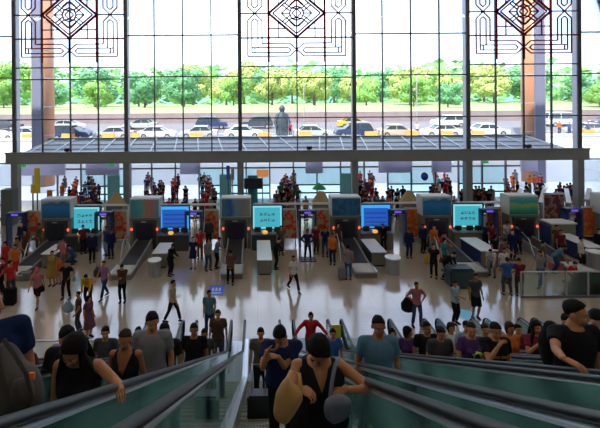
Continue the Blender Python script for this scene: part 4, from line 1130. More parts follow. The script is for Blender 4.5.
def bag(name, loc, dims, m, label, cat='bag', handle=True, rz=0., bev=.03):
    t = empty(name, loc, math.radians(rz), label, cat); w, d, h = dims
    MB().box(-w/2, w/2, -d/2, d/2, .03, h).build('shell', m, t, bevel=bev)
    if handle:
        g = MB(); g.tube([(-w*.2, 0, h), (-w*.2, 0, h+.08), (w*.2, 0, h+.08), (w*.2, 0, h)], [.012]*4, 8); g.build('handle', M_black, t)
    g = MB()
    for sx_ in (-1, 1):
        for sy_ in (-1, 1): g.cyl((sx_*w*.38-.012, sy_*d*.3, .03), (sx_*w*.38+.012, sy_*d*.3, .03), .03, 10)
    g.build('wheels', M_rubber, t)
    return t
# walkers and standing people (feet pixel row gives the distance)
mid(292, Df(291), 'stride', 'tee', 'white', 'long', 'black', 'tied', 'woman in white top and black trousers striding across the open floor', rz=25)
mid(171, Df(322), 'walk', 'tee', 'beige', 'long', 'black', 'short', 'man in pale beige shirt walking right with phone, black trousers', rz=80)
mid(121, Df(301), 'phone', 'long', 'brown', 'long', 'black', 'short', 'man in dark brown jacket walking, one leg raised, left of the empty belt end')
mid(103, Df(297), 'walk', 'tee', 'lilac', 'long', 'denim', 'short', 'person in lilac top with a dark shoulder bag, beside yellow jacket', rz=-20)
mid(87, Df(303), 'bend', 'long', 'yellow', 'long', 'black', 'short', 'person in yellow jacket bending over on the left of the floor', rz=10)
mid(65, Df(297), 'hips', 'tee', 'black', 'long', 'black', 'short', 'person all in black standing left of the yellow jacket')
mid(36, Df(305), 'walk', 'tee', 'pink', 'shorts', 'black', 'cap', 'woman with red hat, pink and black outfit and bare legs', hair=mat('hat_red', (.65, .02, .03), .6), rz=10)
mid(51, Df(284), 'standf', 'tee', 'mustard', 'dress', 'mustard', 'short', 'person in mustard dress behind the woman with red hat')
mid(57.5, Df(282), 'standf', 'tee', 'orange', 'shorts', 'orange', 'short', 'small person in orange between mustard dress and black outfit', scale=.8)
mid(9, Df(296), 'turned', 'tee', 'red', 'long', 'darkgrey', 'short', 'person in red top with the black suitcase at the left edge', rz=60)
mid(1, Df(292), 'turned', 'tee', 'maroon', 'long', 'black', 'short', 'person in maroon top cut by the left edge', rz=-60)
mid(4, Df(272), 'standf', 'tee', 'red', 'long', 'red', 'bob', 'woman all in red at the far left of the floor')
mid(14, Df(276), 'stand', 'tee', 'orange', 'long', 'red', 'short', 'person in orange top and red trousers at the far left')
mid(13, Df(266), 'reach', 'tee', 'grey', 'long', 'darkgrey', 'short', 'person in grey leaning over luggage left of the red hat', rz=70)
mid(24, Df(258), 'stand', 'tee', 'brown', 'long', 'brown', 'short', 'person in brown clothes before the leftmost poster')
bag('suitcase', at(8.5, Df(303)), (.48, .3, .75), C['black'], 'large black suitcase standing at the left edge of the floor', 'suitcase')
bag('suitcase', at(24, Df(278)), (.6, .35, .4), C['grey'], 'low grey case lying left of the red hat woman', 'suitcase', handle=False)
mid(77, Df(331), 'turned', 'tee', 'brown', 'long', 'darkgrey', 'short', 'brown clad person bending head beside a mauve dress, left foreground of the floor', rz=-70, scale=.92)
mid(87, Df(336), 'standf', 'tee', 'mauve', 'dress', 'mauve', 'bob', 'woman in mauve dress next to the brown clad person', rz=60, scale=.92)
mid(415, Df(327), 'hips', 'tee', 'pink', 'long', 'denim', 'short', 'man in dusty pink shirt and dark jeans with a black rucksack in hand', skin=SKIN2)
mid(453.5, Df(325), 'crossed', 'tee', 'lightblue', 'long', 'black', 'short', 'person in pale shirt and black trousers next to the big man in black', rz=25)
mid(474, Df(320), 'stand', 'tee', 'darkgrey', 'shorts', 'black', 'short', 'big man in charcoal tee and black shorts', scale=1.06, skin=SKIN2)
mid(506, Df(297), 'hips', 'tee', 'blue', 'long', 'darkgrey', 'short', 'man in bright blue shirt left of the glass barrier', rz=170)
mid(518, Df(298), 'phone', 'tee', 'maroon', 'long', 'darkgrey', 'short', 'man in maroon shirt standing beside the bright blue shirt', rz=160)
mid(503, Df(285), 'stand', 'tee', 'white', 'long', 'grey', 'short', 'person in white shirt just behind the bright blue shirt')
mid(539, Df(289), 'walk', 'tee', 'grey', 'long', 'blue', 'short', 'person in grey top and blue trousers walking behind the glass barrier', rz=-60)
# guards and passengers close to the lanes
for px, fy, pose, tk, top, bk, bot, hk, lab, rz in (
 (408, 259, 'stand', 'long', 'navy', 'long', 'navy', 'short', 'guard in navy before the orange poster, left one of a pair', 0),
 (422, 254, 'stand', 'long', 'navy', 'long', 'black', 'cap', 'guard in navy and cap, right one of a pair by the blue hooded scanner', 20),
 (306.5, 260, 'hips', 'long', 'navy', 'long', 'black', 'short', 'guard in navy standing on a small black mat', 0),
 (315, 254, 'stand', 'tee', 'maroon', 'long', 'brown', 'short', 'passenger in maroon top in the queue behind the orange vest', 10),
 (324, 257, 'turned', 'tee', 'navy', 'long', 'denim', 'short', 'passenger in dark blue between maroon top and orange vest', 0),
 (331.5, 265, 'stand', 'sleeveless', 'orange', 'long', 'navy', 'short', 'person with bright orange vest over navy clothes', -20),
 (337, 252, 'standf', 'tee', 'brown', 'long', 'darkgrey', 'bob', 'woman in brown top by the dark teal hooded scanner', 0),
 (347, 280, 'stand', 'tee', 'grey', 'long', 'blue', 'short', 'man in grey tee and blue jeans with a small grey case', 170),
 (169, 275, 'reach', 'long', 'black', 'long', 'black', 'cap', 'guard in black leaning over the small white desk', 60),
 (192, 268, 'standf', 'tee', 'navy', 'skirt', 'navy', 'tied', 'woman in navy dress uniform right of the second screen', 0),
 (199, 258, 'stand', 'tee', 'red', 'long', 'brown', 'short', 'passenger in red top behind the woman in navy dress', 0),
 (274.5, 269, 'reach', 'long', 'black', 'long', 'black', 'short', 'guard in black leaning on the long bright desk from the right', 75),
 (280, 255, 'stand', 'tee', 'olive', 'long', 'darkgrey', 'short', 'passenger in olive behind the guard at the long bright desk', 0),
 (207, 270, 'turned', 'tee', 'grey', 'long', 'denim', 'short', 'passenger in grey left of the middle scanner belt', 40),
 (215, 268, 'reach', 'tee', 'slate', 'long', 'black', 'short', 'passenger in slate blue handling trays at the middle belt', 80),
 (229, 284, 'bend', 'tee', 'brown', 'long', 'black', 'short', 'passenger in brown bending over the end of the middle belt', 180),
 (208, 246, 'stand', 'long', 'darkgrey', 'long', 'black', 'short', 'dark clad guard before the poster left of the middle scanner', 0),
 (110, 257, 'stand', 'long', 'navy', 'long', 'navy', 'cap', 'guard in navy standing before the poster by the rose hooded scanner', 0),
 (105, 254, 'turned', 'tee', 'denim', 'long', 'lightblue', 'short', 'passenger in denim blue behind the navy guard', -30),
 (91, 261, 'stand', 'long', 'navy', 'long', 'black', 'short', 'guard in dark navy below the first cyan screen', 30),
 (82, 252, 'stand', 'tee', 'maroon', 'long', 'black', 'short', 'passenger in maroon at the console of the first cyan screen', 40),
 (73, 262, 'squat', 'tee', 'blue', 'long', 'denim', 'short', 'person in blue crouching beside the leftmost desk', -60),
 (62, 268, 'reach', 'tee', 'pink', 'long', 'grey', 'short', 'person in pink leaning on the leftmost desk', -110),
 (20.5, 248, 'stand', 'long', 'navy', 'long', 'black', 'short', 'guard in navy in the far left detector gate', 0),
 (38, 250, 'standf', 'tee', 'olive', 'long', 'brown', 'bob', 'woman in olive left of the leftmost scanner', 0),
 (383, 252, 'reach', 'long', 'black', 'long', 'black', 'short', 'guard in black behind the white desk with charcoal sides', -40),
 (432.5, 279, 'turned', 'tee', 'black', 'long', 'black', 'short', 'person all in black with the yellow bag', -30),
 (433, 256, 'stand', 'tee', 'orange', 'long', 'grey', 'short', 'passenger in orange beside the blue hooded scanner', 10),
 (443, 272, 'standf', 'tee', 'teal', 'shorts', 'brown', 'bob', 'woman in teal top at the luggage heap', 20),
 (440, 263, 'reach', 'tee', 'red', 'long', 'maroon', 'short', 'person in red top reaching across the luggage heap', 60),
 (444, 281, 'bend', 'long', 'black', 'long', 'black', 'short', 'person in black bending over the large dark case', 40),
 (491, 278, 'bend', 'tee', 'white', 'long', 'grey', 'short', 'person in white top bending over the large dark case', -40),
 (484, 252, 'reach', 'long', 'navy', 'long', 'black', 'short', 'guard in navy behind the blue sided desk', 10),
 (494, 268, 'turned', 'tee', 'black', 'shorts', 'orange', 'bob', 'person in black top and orange shorts right of the blue sided desk', 20),
 (500, 272, 'reach', 'tee', 'mauve', 'long', 'maroon', 'short', 'person in mauve top leaning to the blue sided desk', 60),
 (491, 254, 'standf', 'tee', 'maroon', 'long', 'darkgrey', 'bob', 'woman in maroon behind the end of the blue sided desk', 0),
 (511.5, 262, 'stand', 'long', 'navy', 'long', 'navy', 'short', 'guard in navy left of the green hooded scanner', 0),
 (518, 256, 'reach', 'long', 'navy', 'long', 'black', 'short', 'guard in navy at the mouth of the green hooded scanner', 180),
 (505, 250, 'reach', 'tee', 'white', 'long', 'grey', 'short', 'person in white top reaching up at the green hooded scanner', 0),
 (553, 275, 'bend', 'tee', 'slate', 'long', 'denim', 'short', 'person in slate shirt bending over bags at the right', 60),
 (556, 257, 'stand', 'tee', 'brown', 'long', 'black', 'short', 'person in brown behind the bending slate shirt', 0),
 (567, 285, 'squat', 'tee', 'red', 'long', 'beige', 'short', 'person in red crouching among bags at the right', 20),
 (560, 263, 'stand', 'tee', 'maroon', 'long', 'black', 'short', 'person in maroon behind the crouching red top', 0),
 (580, 272, 'turned', 'tee', 'white', 'long', 'black', 'short', 'person in white top and black trousers among bags at the right', 30),
 (575, 242, 'reach', 'long', 'navy', 'long', 'black', 'short', 'guard in navy behind the navy desk near the right edge', 20),
 (542, 276, 'turned', 'tee', 'olive', 'long', 'darkgrey', 'short', 'person in olive standing behind the glass barrier start', 60),
 (598, 262, 'stand', 'long', 'black', 'long', 'black', 'short', 'dark clad guard cut by the right edge', 0)):
    mid(px, Df(fy), pose, tk, top, bk, bot, hk, lab, rz, hair=(C['navy'] if hk == 'cap' else None), skin=random.choice((SKIN, SKIN2, SKIN3)))
bag('suitcase', at(340.5, Df(280)), (.36, .24, .6), C['grey'], 'small grey upright case held by the man in blue jeans', 'suitcase')
bag('luggage_cart_load', at(458, Df(288)), (1.15, .75, .95), mat('case_petrol', (.022, .045, .06), .5, noise_amt=.3, nscale=5), 'large dark petrol case on the floor behind the big man', 'suitcase', bev=.08)
bag('suitcase', at(555, Df(273)), (.6, .4, .42), C['pink'], 'pink case lying among the crouching people at the right', 'suitcase', handle=False)
bag('suitcase', at(575, Df(284)), (.7, .4, .35), C['beige'], 'beige case lying before the crouching red top', 'suitcase', handle=False)
bag('suitcase', at(475, Df(270)), (.35, .3, .3), C['white'], 'small white box beside the blue sided desk', 'box', handle=False)
o = MB().box(-.45, .45, -.35, .35, 0, .03).build('floor_mat', M_rubber, None, bevel=.01); o.location = at(306.5, Df(260)); tag(o, 'small black mat under the guard in navy', 'mat')
def sack(px, fy, z, r, col, lab, cat='bag'):
    D = Df(fy); t = empty('handbag', ((px-256)*D/400, D, z), 0, lab, cat)
    MB().tube([(0, 0, .02), (0, 0, r*.8), (0, 0, r*1.6)], [(r, r*.55), (r*1.05, r*.6), (r*.5, r*.2)], 14).build('pouch', C[col], t, smooth=True)
    MB().tube([(-r*.4, 0, r*1.6), (-r*.2, 0, r*2.4), (r*.2, 0, r*2.4), (r*.4, 0, r*1.6)], [.012]*4, 6).build('strap', C[col], t, smooth=True)
sack(427, 274, .55, .23, 'yellow', 'bright yellow bag hanging beside the person all in black')
sack(39.5, 300, .50, .17, 'black', 'round black bag beside the woman with red hat')
sack(406.5, 326, .62, .27, 'black', 'black rucksack held low by the man in dusty pink shirt', 'rucksack')
sack(97, 296, 1.0, .22, 'darkgrey', 'dark shoulder bag behind the lilac top')
sack(72.5, 292, .6, .12, 'white', 'small white bag held by the person all in black')
sack(492, 270, .35, .16, 'white', 'white bag beside the orange shorts')
sack(66.5, 328, .75, .2, 'lightblue', 'pale blue bag left of the brown clad person')

# ------------------------------------------------------------ the queue in the vestibule: whole small figures, one mesh each
FAR = {}
def far_proto(pose, tk, bk, hk):
    key = (pose, tk, bk, hk)
    if key not in FAR:
        mb = MB(); slot = {'body': 0, 'shirt': 1, 'sleeveless_top': 1, 'trousers': 2, 'shorts': 2, 'skirt': 2, 'hair': 3, 'cap': 3, 'shoe': 4}
        for n, me in mid_proto(pose, tk, bk, hk):
            mb.cur = slot[n]; mb.add([v.co for v in me.vertices], [tuple(p.vertices) for p in me.polygons])
        me = mb.mesh('person', True)
        for m_ in (SKIN, C['grey'], C['grey'], HAIRM, C['black']): me.materials.append(m_)
        FAR[key] = me
    return FAR[key]
rq = random.Random(21)
combos = [('stand', 'tee', 'long', 'short'), ('standf', 'tee', 'long', 'bob'), ('turned', 'tee', 'long', 'short'), ('phone', 'tee', 'long', 'short'), ('hips', 'tee', 'shorts', 'short'), ('crossed', 'tee', 'long', 'short'), ('standf', 'tee', 'dress', 'bob')]
clusters = [(70, 8, ['red', 'maroon', 'orange', 'black', 'darkgrey'], 'first bay, left part', 0), (90, 9, ['green', 'black', 'darkgrey', 'mauve', 'denim', 'maroon'], 'first bay, right part', 0),
            (153, 14, ['black', 'mauve', 'maroon', 'navy', 'darkgrey', 'purple'], 'second bay, left part', 0), (176, 7, ['navy', 'maroon', 'black', 'red'], 'second bay, middle', 0), (206, 12, ['red', 'brown', 'black', 'darkgrey', 'grey'], 'second bay, right part', 0),
            (287, 17, ['black', 'maroon', 'mauve', 'pink', 'green', 'darkgrey', 'navy'], 'third bay', 0), (366, 12, ['maroon', 'mauve', 'red', 'black', 'darkgrey'], 'fourth bay, left part', 0), (396, 8, ['black', 'maroon', 'orange', 'navy'], 'fourth bay, middle', 0), (440, 14, ['red', 'grey', 'mauve', 'white', 'teal', 'black'], 'fourth bay, right part', 0),
            (480, 7, ['black', 'brown', 'darkgrey'], 'fifth bay, left part', 0), (512, 8, ['red', 'orange', 'black', 'grey'], 'fifth bay, middle', 0), (532, 8, ['orange', 'black', 'green', 'red', 'navy'], 'fifth bay, right part', 0), (563, 7, ['brown', 'black', 'maroon', 'navy'], 'fifth bay, right end', 0)]
spots = []
seenq = {}
used = []
for cx, n, cs, where, _ in clusters:
    n = round(n*1.5)
    for i in range(n):
        t_ = (i+.5)/n
        for tr in range(90):
            hy = 199-(27 if cx not in (396, 480, 563) else 10)*t_**1.2 + rq.uniform(-1.5, 1.5)   # head row
            if cx == 563: hy = rq.uniform(186, 195)
            D = 2760./(hy-110); sp = (15*(1-.6*t_)+2)
            if cx == 532: D = min(D, 40.5)
            px = cx+rq.uniform(-sp, sp)*.8; x = (px-256)*D/400
            if all((x-a)**2+(D-b)**2 > .38 for a, b in used) and min(abs(x-c) for c in colX) > .65 or tr == 89: break
        if abs(D-38) < .5: D = 38.6
        if abs(D-31.7) < .7: D = 30.8
        x = (px-256)*D/400
        if x > 17 and D < 32.3: D = 32.3+rq.random()*2
        used.append((x, D))
        spots.append((x, D, rq.choice(cs), where, cx))
for it in range(60):
    for i in range(len(spots)):
        for j in range(i):
            a, b = spots[i], spots[j]; dx, dy = a[0]-b[0], a[1]-b[1]; r = math.hypot(dx, dy)
            if r < .56:
                if r < .01: dx, r = .01, .01
                k = (.56-r)/2/r; spots[i] = (a[0]+dx*k, a[1]+dy*k)+a[2:]; spots[j] = (b[0]-dx*k, b[1]-dy*k)+b[2:]
for i, (x, D, *r_) in enumerate(spots):
    if abs(D-38) < .35: D = 38.5 if D > 38 else 37.5
    if abs(D-31.9) < .6 and min(abs(x-c) for c in colX) < .6: x += .7
    spots[i] = (x, D, *r_)
depth = lambda D: 'near the scanners' if D < 31.7 else ('in the vestibule' if D < 38 else 'past the far doors')
for x, D, c, where, cx in spots:
    cb = rq.choice(combos); me = far_proto(*cb)
    bc = rq.choice(['black', 'denim', 'darkgrey', 'grey', 'beige'])
    o = bpy.data.objects.new('person', me); COL.objects.link(o)
    o.location = (x, D, 0 if D < 38.4 else -.02); o.rotation_euler = (0, 0, rq.uniform(-1, 1)); s = rq.uniform(.98, 1.10); o.scale = (s, s, s)
    for i, m_ in ((0, rq.choice((SKIN, SKIN2, SKIN3))), (1, C[c]), (2, C[c if cb[2] == 'dress' else bc]), (3, HAIRM), (4, C['black'])): omat(o, i, m_)
    lab = '%s in %s%s, queue in %s, %s' % ('woman' if 'standf' in cb[0] else 'person', {'darkgrey': 'charcoal', 'lightblue': 'pale blue'}.get(c, c), ' dress' if cb[2] == 'dress' else ' top', where, depth(D))
    seenq[lab] = seenq.get(lab, 0)+1
    if seenq[lab] > 1:
        ex = ['over %s' % {'darkgrey': 'charcoal'}.get(bc, bc), 'toward the back', 'toward the right', 'toward the left', 'at the side', 'half hidden']
        for e in ex:
            l2 = lab.replace(', queue', ' '+e+', queue', 1)
            if l2 not in seenq: seenq[l2] = 1; lab = l2; break
    if len(lab.split()) > 16: lab = lab.replace(', queue in', ',')
    tag(o, lab, 'person', 'people queuing behind the scanners')
# standing people on the raised road at the right and left
for px, D, c, lab in ((559, 49.4, 'orange', 'person in orange on the raised road, right bay'), (569, 48.0, 'blue', 'person in bright blue on the raised road, right bay'), (573, 48.4, 'lightblue', 'person in pale blue on the raised road, beside the bright blue one'),
                      (588, 47.6, 'blue', 'person in blue right of the last column on the raised road'), (592, 48.2, 'pink', 'person in pink right of the last column on the raised road'), (290, 49.7, 'red', 'tiny person in red beside the statue'), (417, 48.9, 'white', 'tiny person in white among the parked cars')):
    me = far_proto('stand', 'tee', 'long', 'short'); o = bpy.data.objects.new('person', me); COL.objects.link(o); o.location = ((px-256)*D/400, D, road_z(D)+.0)
    for i, m_ in ((0, SKIN), (1, C[c]), (2, C['denim']), (3, HAIRM), (4, C['black'])): omat(o, i, m_)
    tag(o, lab, 'person', 'people on the raised road')
# ------------------------------------------------------------ escalator passengers
def W3(px, py, D): return V(((px-256)*D/400, D, 8.5-(py-110)*D/400))
def rider(px, D, hy, pose, top, tk, bot, bk, hk, lab, fine=True, hair=None, skin=None, rz=0., snap=True, vneck=None, hands=None, scale=None, lane=None, tg=None, group=None, face=True, dx=0.):
    """head centre at picture row hy and column px, at distance D; tg: wrists given as points in the hall"""
    z, y = tread(D) if snap else (max(0, nose(D)), D)
    zh = 8.5-(hy-110)*y/400
    fig = Fig(**pose)
    sc = scale or max(.86, min(1.12, (zh-z)/fig.headc.z))
    x = (px-256)*y/400
    if lane is not None:
        c = -.46+PITCH*lane+.625; x = max(c-(.27 if D > 5.5 else .4), min(c+.27, x))
    R = Matrix.Rotation(math.radians(rz), 3, 'Z'); hv = R @ (fig.headc*sc)
    loc = V((x-hv.x*.8+dx, y, z))
    if tg:
        pose = dict(pose)
        for k, p in tg.items(): pose[k] = tuple((R.inverted() @ (V(p)-loc))/sc)
        fig = Fig(**pose)
    t = person('person', loc, math.radians(rz), sc, fig, top, tk, bot, bk, hair or HAIRM, hk, 'black', skin, fine, lab, group or 'riders on the escalators', vneck=vneck, hands=hands, voxel=None if fine else .018, face=face)
    return t, fig, loc, sc
def pouch_bag(name, pts, rads, m, lab, strap=None, cat='bag', side=(1, 0, 0), flap=None):
    t = empty(name, V(pts[0]), 0, lab, cat); o = V(pts[0])
    MB().tube([V(p)-o for p in pts], rads, 20, side=side).build('pouch', m, t, smooth=True)
    if strap: MB().tube([V(p)-o for p in strap], [(.012, .005)]*len(strap), 8).build('strap', m, t, smooth=True)
    return t
# the woman with the tan bag, elbow on the handrail
t, f, loc, sc = rider(319, 2.95, 341, dict(fem=True, lean=8, head=(-24, 34, 6), el=(1, -.2, -.35), er=(-.35, .6, -1), w=1.4), 'black', 'sleeveless', 'black', 'long', 'bob', 'woman in black sleeveless V-neck top with tan bag, elbow on the handrail, foreground centre',
      vneck=1.29, dx=-.035, tg=dict(wl=W3(342, 390, 2.76), wr=W3(297, 389, 2.66)), hands={0: dict(d=(-.8, -.2, -.5), n=(0, .3, -1), curl=34), 1: dict(d=(.8, -.3, -.15), n=(.1, .2, -1), curl=40)})
M_tanbag = mat('bag_tan', (.42, .215, .06), .6, noise_amt=.18, nscale=9); M_greybag = mat('bag_grey', (.09, .095, .13), .6, noise_amt=.15, nscale=9)
def soft_bag(name, outline, D, th, m, lab, strap=None, cat='bag'):
    c = W3(sum(a for a, b in outline)/len(outline), sum(b for a, b in outline)/len(outline), D)
    t = empty(name, c, 0, lab, cat); pillow('pouch', outline, D, th, m, t)
    if strap: MB().tube([V(p)-c for p in strap], [(.014, .005)]*len(strap), 8).build('strap', m, t, smooth=True)
    return t
soft_bag('handbag', [(286, 376), (291.5, 384), (300, 392), (301, 399), (294, 411), (285, 423), (279, 424), (272, 419), (270.5, 411), (273.5, 393), (280, 382)], 2.62, .055, M_tanbag, 'slouchy tan bag hanging from the right forearm of the foreground woman',
          strap=[W3(283, 384, 2.62), W3(289, 371, 2.7), W3(297, 374, 2.68), W3(299, 392, 2.62)])
soft_bag('handbag', [(322.5, 402), (330, 397), (341, 395.5), (349.5, 401), (349.5, 413), (341, 420), (330, 424), (323, 419), (321, 411)], 2.58, .05, M_greybag, 'slate grey shoulder bag under the left hand of the foreground woman',
          strap=[W3(328, 400, 2.6), W3(330, 382, 2.66), W3(333, 366, 2.74), W3(337, 358, 2.86)])
# man in navy looking at his phone
t, f, loc, sc = rider(278, 4.95, 329, dict(lean=10, head=(-20, 34, -5), el=(.25, .5, -1), er=(-.25, .5, -1), w=1.2), 'navy', 'tee', 'black', 'long', 'short', 'man in navy tee looking down at a phone, behind the foreground woman',
      tg=dict(wl=W3(276, 357, 4.66), wr=W3(266, 351, 4.62)), hands={0: dict(d=(-.9, -.3, .3), n=(0, .2, -1), curl=30), 1: dict(d=(.7, -.4, .3), n=(.1, .5, 1), curl=30)})
o = MB().cbox((0, 0, 0), (.075, .14, .009)).build('phone', M_black, None, bevel=.003); o.location = W3(271, 350, 4.55); o.rotation_euler = (-.5, 0, .3); tag(o, 'dark phone in the hands of the man in navy tee', 'phone')
rider(259, 9.1, 333, dict(head=(0, 5, 0)), 'olive', 'tee', 'black', 'long', 'short', 'man in dark olive tee standing behind the navy tee man on the foreground escalator', lane=0, fine=False)
# rolling case on the foreground escalator
z, y = tread(6.6); tcase = empty('suitcase', ((256.5-256)*y/400, y, z), 0, 'black upright rolling case with raised handle on the foreground escalator', 'suitcase')
MB().box(-.19, .19, -.12, .12, .05, .52).build('shell', M_black, tcase, bevel=.03)
MB().tube([(-.11, .05, .5), (-.11, .05, .95), (.11, .05, .95), (.11, .05, .5)], [.011]*4, 8).build('handle', M_steel, tcase, smooth=True)
m = MB()
for a in (-.14, .14):
    for b in (-.08, .08): m.cyl((a-.012, b, .03), (a+.012, b, .03), .03, 12)
m.build('wheels', M_rubber, tcase)
# man in blue tee
rider(373, 5.05, 326.5, dict(w=1.12, head=(-4, 3, 0), wl=(.27, -.05, .88), wr=(-.27, -.05, .88)), 'slate', 'tee', 'denim', 'long', 'short', 'man in slate blue tee standing alone right of the foreground woman', lane=1, skin=SKIN2)
rider(331, 10.0, 334, dict(w=1.), 'blue', 'tee', 'black', 'long', 'short', 'person in blue behind the right shoulder of the foreground woman', lane=1, fine=False)
rider(309, 13.3, 315.5, dict(lean=6, wl=(.52, -.1, 1.0), wr=(-.52, -.1, 1.0)), 'red', 'long', 'darkgrey', 'long', 'short', 'man in bright red top arms spread at the foot of the escalator', snap=False, fine=False)
# left escalator (lane -1)
t, f, loc, sc = rider(80, 3.05, 338, dict(fem=True, lean=9, head=(-10, 26, 4), el=(.5, .3, -.8), er=(-.6, .6, -.2), w=1.15, wr=(-.24, -.02, .84)), 'black', 'sleeveless', 'black', 'skirt', 'long', 'woman in black sleeveless dress with long dark hair, hand on the handrail, looking down',
      tg=dict(wl=W3(113, 380, 2.66)), hands={0: dict(d=(.6, -.7, -.25), n=(0, .05, -1), curl=16)}, lane=None)
rider(124, 4.7, 337, dict(fem=True, lean=2, head=(-6, 6, 0), w=1.15), 'black', 'sleeveless', 'black', 'long', 'tied', 'woman in black V-neck top with tied hair on the left escalator', vneck=1.20, lane=-1, skin=SKIN2, hair=HAIRB)
rider(151, 5.3, 325, dict(head=(25, 12, 0), w=1.1), 'grey', 'tee', 'darkgrey', 'long', 'short', 'man in light grey polo shirt looking down on the left escalator', lane=-1, scale=1.04)
rider(163, 6.3, 330, dict(head=(15, 0, 0), w=1.1), 'black', 'tee', 'black', 'long', 'short', 'man in black tee right behind the light grey polo shirt', lane=-1)
rider(196, 8.3, 329, dict(head=(10, 0, 0), w=1.15), 'black', 'tee', 'black', 'long', 'short', 'man in black tee on the left escalator, front one of the far pair', lane=-1, skin=SKIN2)
rider(212, 9.8, 333, dict(head=(0, 5, 0), w=1.), 'darkgrey', 'tee', 'black', 'long', 'short', 'man in charcoal tee on the left escalator, behind the black tee', lane=-1, fine=False, skin=SKIN2)
rider(217, 13.2, 309, dict(head=(0, 5, 0), w=1.05), 'brown', 'tee', 'darkgrey', 'long', 'short', 'man in brown tee about to step on the left escalator', snap=False, fine=False, lane=-1)
mid(208, 15.1, 'turned', 'tee', 'slate', 'long', 'denim', 'short', 'man in slate blue shirt on the floor behind the brown tee', x=-1.82)
t, f, loc, sc = rider(60, 4.1, 333, dict(head=(55, 6, 0), lean=4, w=1.1, el=(.6, .8, -.3), er=(-.6, .6, -.2)), 'black', 'tee', 'black', 'long', 'short', 'man in black printed tee turned to the right, behind the long haired woman', lane=-1)
o = MB().box(-.07, .07, -.004, .004, -.06, .05).build('person_print', C['purple'], t)
o.name = 'shirt_print'; o.location = (0, -.152, 1.24)
# man cut by the left edge with a brown backpack
t, f, loc, sc = rider(-16, 2.55, 296, dict(head=(60, 0, 0), w=1.2, lean=0), 'navy', 'tee', 'darkgrey', 'long', 'short', 'man in navy tee cut by the left edge, wearing a brown backpack', rz=35, scale=1.02, lane=None)
bp = soft_bag('backpack', [(-6, 341), (3, 341), (8, 350), (14, 361), (28, 369), (36, 378), (40, 391), (40, 404), (33, 409), (16, 412), (-6, 420)], 2.3, .10, mat('pack_brown', (.055, .042, .032), .8, noise_amt=.25, nscale=7), 'large olive brown backpack at the left edge with an orange tag',
    strap=[W3(2, 338, 2.2), W3(12, 352, 2.18), W3(24, 372, 2.18), W3(30, 396, 2.18), W3(24, 409, 2.2)], cat='backpack')
pillow('front_pocket', [(10, 378), (22, 376), (30, 384), (32, 396), (26, 404), (14, 404), (8, 392)], 2.2, .05, mat('pack_dark', (.04, .03, .026), .8), bp, loc=bp.location.copy())
q = W3(30, 374, 2.19)-bp.location
MB().cbox(q, (.028, .012, .035)).build('tag', mat('tag_orange', (.9, .2, .04), .5), bp)
# lane -2
rider(38, 7.3, 336, dict(head=(10, 15, 0)), 'lilac', 'tee', 'darkgrey', 'long', 'short', 'person with ginger hair and lilac top on the leftmost escalator', lane=-2, hair=HAIRO, skin=SKIN3)
rider(104, 8.2, 331, dict(head=(15, 5, 0)), 'darkgrey', 'tee', 'black', 'long', 'short', 'man in charcoal tee on the leftmost escalator, left of the V-neck woman', lane=-2)
rider(138, 10.2, 331, dict(), 'navy', 'tee', 'black', 'long', 'short', 'person in navy far down the leftmost escalator', lane=-2, fine=False)
rider(22, 5.8, 352, dict(head=(10, 15, 0), lean=8), 'maroon', 'long', 'black', 'long', 'short', 'person in maroon low behind the backpack on the leftmost escalator', lane=-2)
# right: lane 2
t, f, loc, sc = rider(572, 4.1, 314, dict(head=(38, 0, 0), lean=2, w=1.15, el=(.6, .8, -.3), er=(-.35, .6, -1)), 'black', 'tee', 'black', 'long', 'short', 'tall man in black tee with backpack, hand on the handrail, right side',
      tg=dict(wr=W3(562, 361, 3.72)), hands={1: dict(d=(.6, -.7, -.1), n=(0, .1, -1), curl=18)}, lane=2)
pouch_bag('backpack', [W3(549, 362, 4.4), W3(547, 345, 4.4), W3(550, 330, 4.4)], [(.09, .10), (.10, .12), (.07, .08)], C['black'], 'dark backpack on the back of the tall man in black tee')
rider(594, 4.75, 322, dict(head=(18, 18, 0), w=1.05), 'black', 'tee', 'black', 'long', 'short', 'man in black at the right edge beside the tall man', lane=2, skin=SKIN3)
t, f, loc, sc = rider(469, 6.9, 331, dict(fem=True, head=(-14, 5, 0), w=1.15, wr=(-.30, -.30, 1.02), wl=(.2, -.2, .95)), 'purple', 'tee', 'denim', 'long', 'tied', 'woman in dark purple tee with lime print, arm out, right escalators', lane=2, hair=HAIRB)
o = MB().tube([(-.05, 0, -.04), (0, 0, .0), (.06, 0, -.03)], [(.03, .004), (.05, .004), (.03, .004)], 10).build('shirt_print', mat('print_lime', (.35, .50, .05), .7), t); o.location = (0, -.205, 1.29); o.scale = (1.3, 1, 1.5)
t, f, loc, sc = rider(493, 6.3, 331.5, dict(head=(-5, 10, 0), w=1.1, wr=(-.07, -.20, 1.42), er=(-.9, 0, -1)), 'black', 'tee', 'black', 'long', 'short', 'person in black tee with brown lettering, hand raised to chin', lane=2)
o = MB().box(-.11, -.02, -.004, .004, -.02, .02).box(.0, .11, -.004, .004, -.02, .02).build('shirt_print', mat('print_brown', (.25, .14, .05), .7), t); o.location = (0, -.16, 1.23)
rider(425, 8.1, 329, dict(head=(10, 0, 0)), 'black', 'tee', 'black', 'long', 'short', 'man in black tee, left one of a pair on the second escalator to the right', lane=2, skin=SKIN2)
rider(432, 7.3, 334, dict(head=(0, 12, 0)), 'darkgrey', 'tee', 'black', 'long', 'short', 'man in charcoal tee with head lowered, right one of a pair', lane=2)
rider(401, 9.0, 333, dict(fem=True, head=(60, 5, 0)), 'purple', 'tee', 'navy', 'long', 'bob', 'woman with dark hair and purple collar turned away, near the blue tee man', lane=2, fine=False)
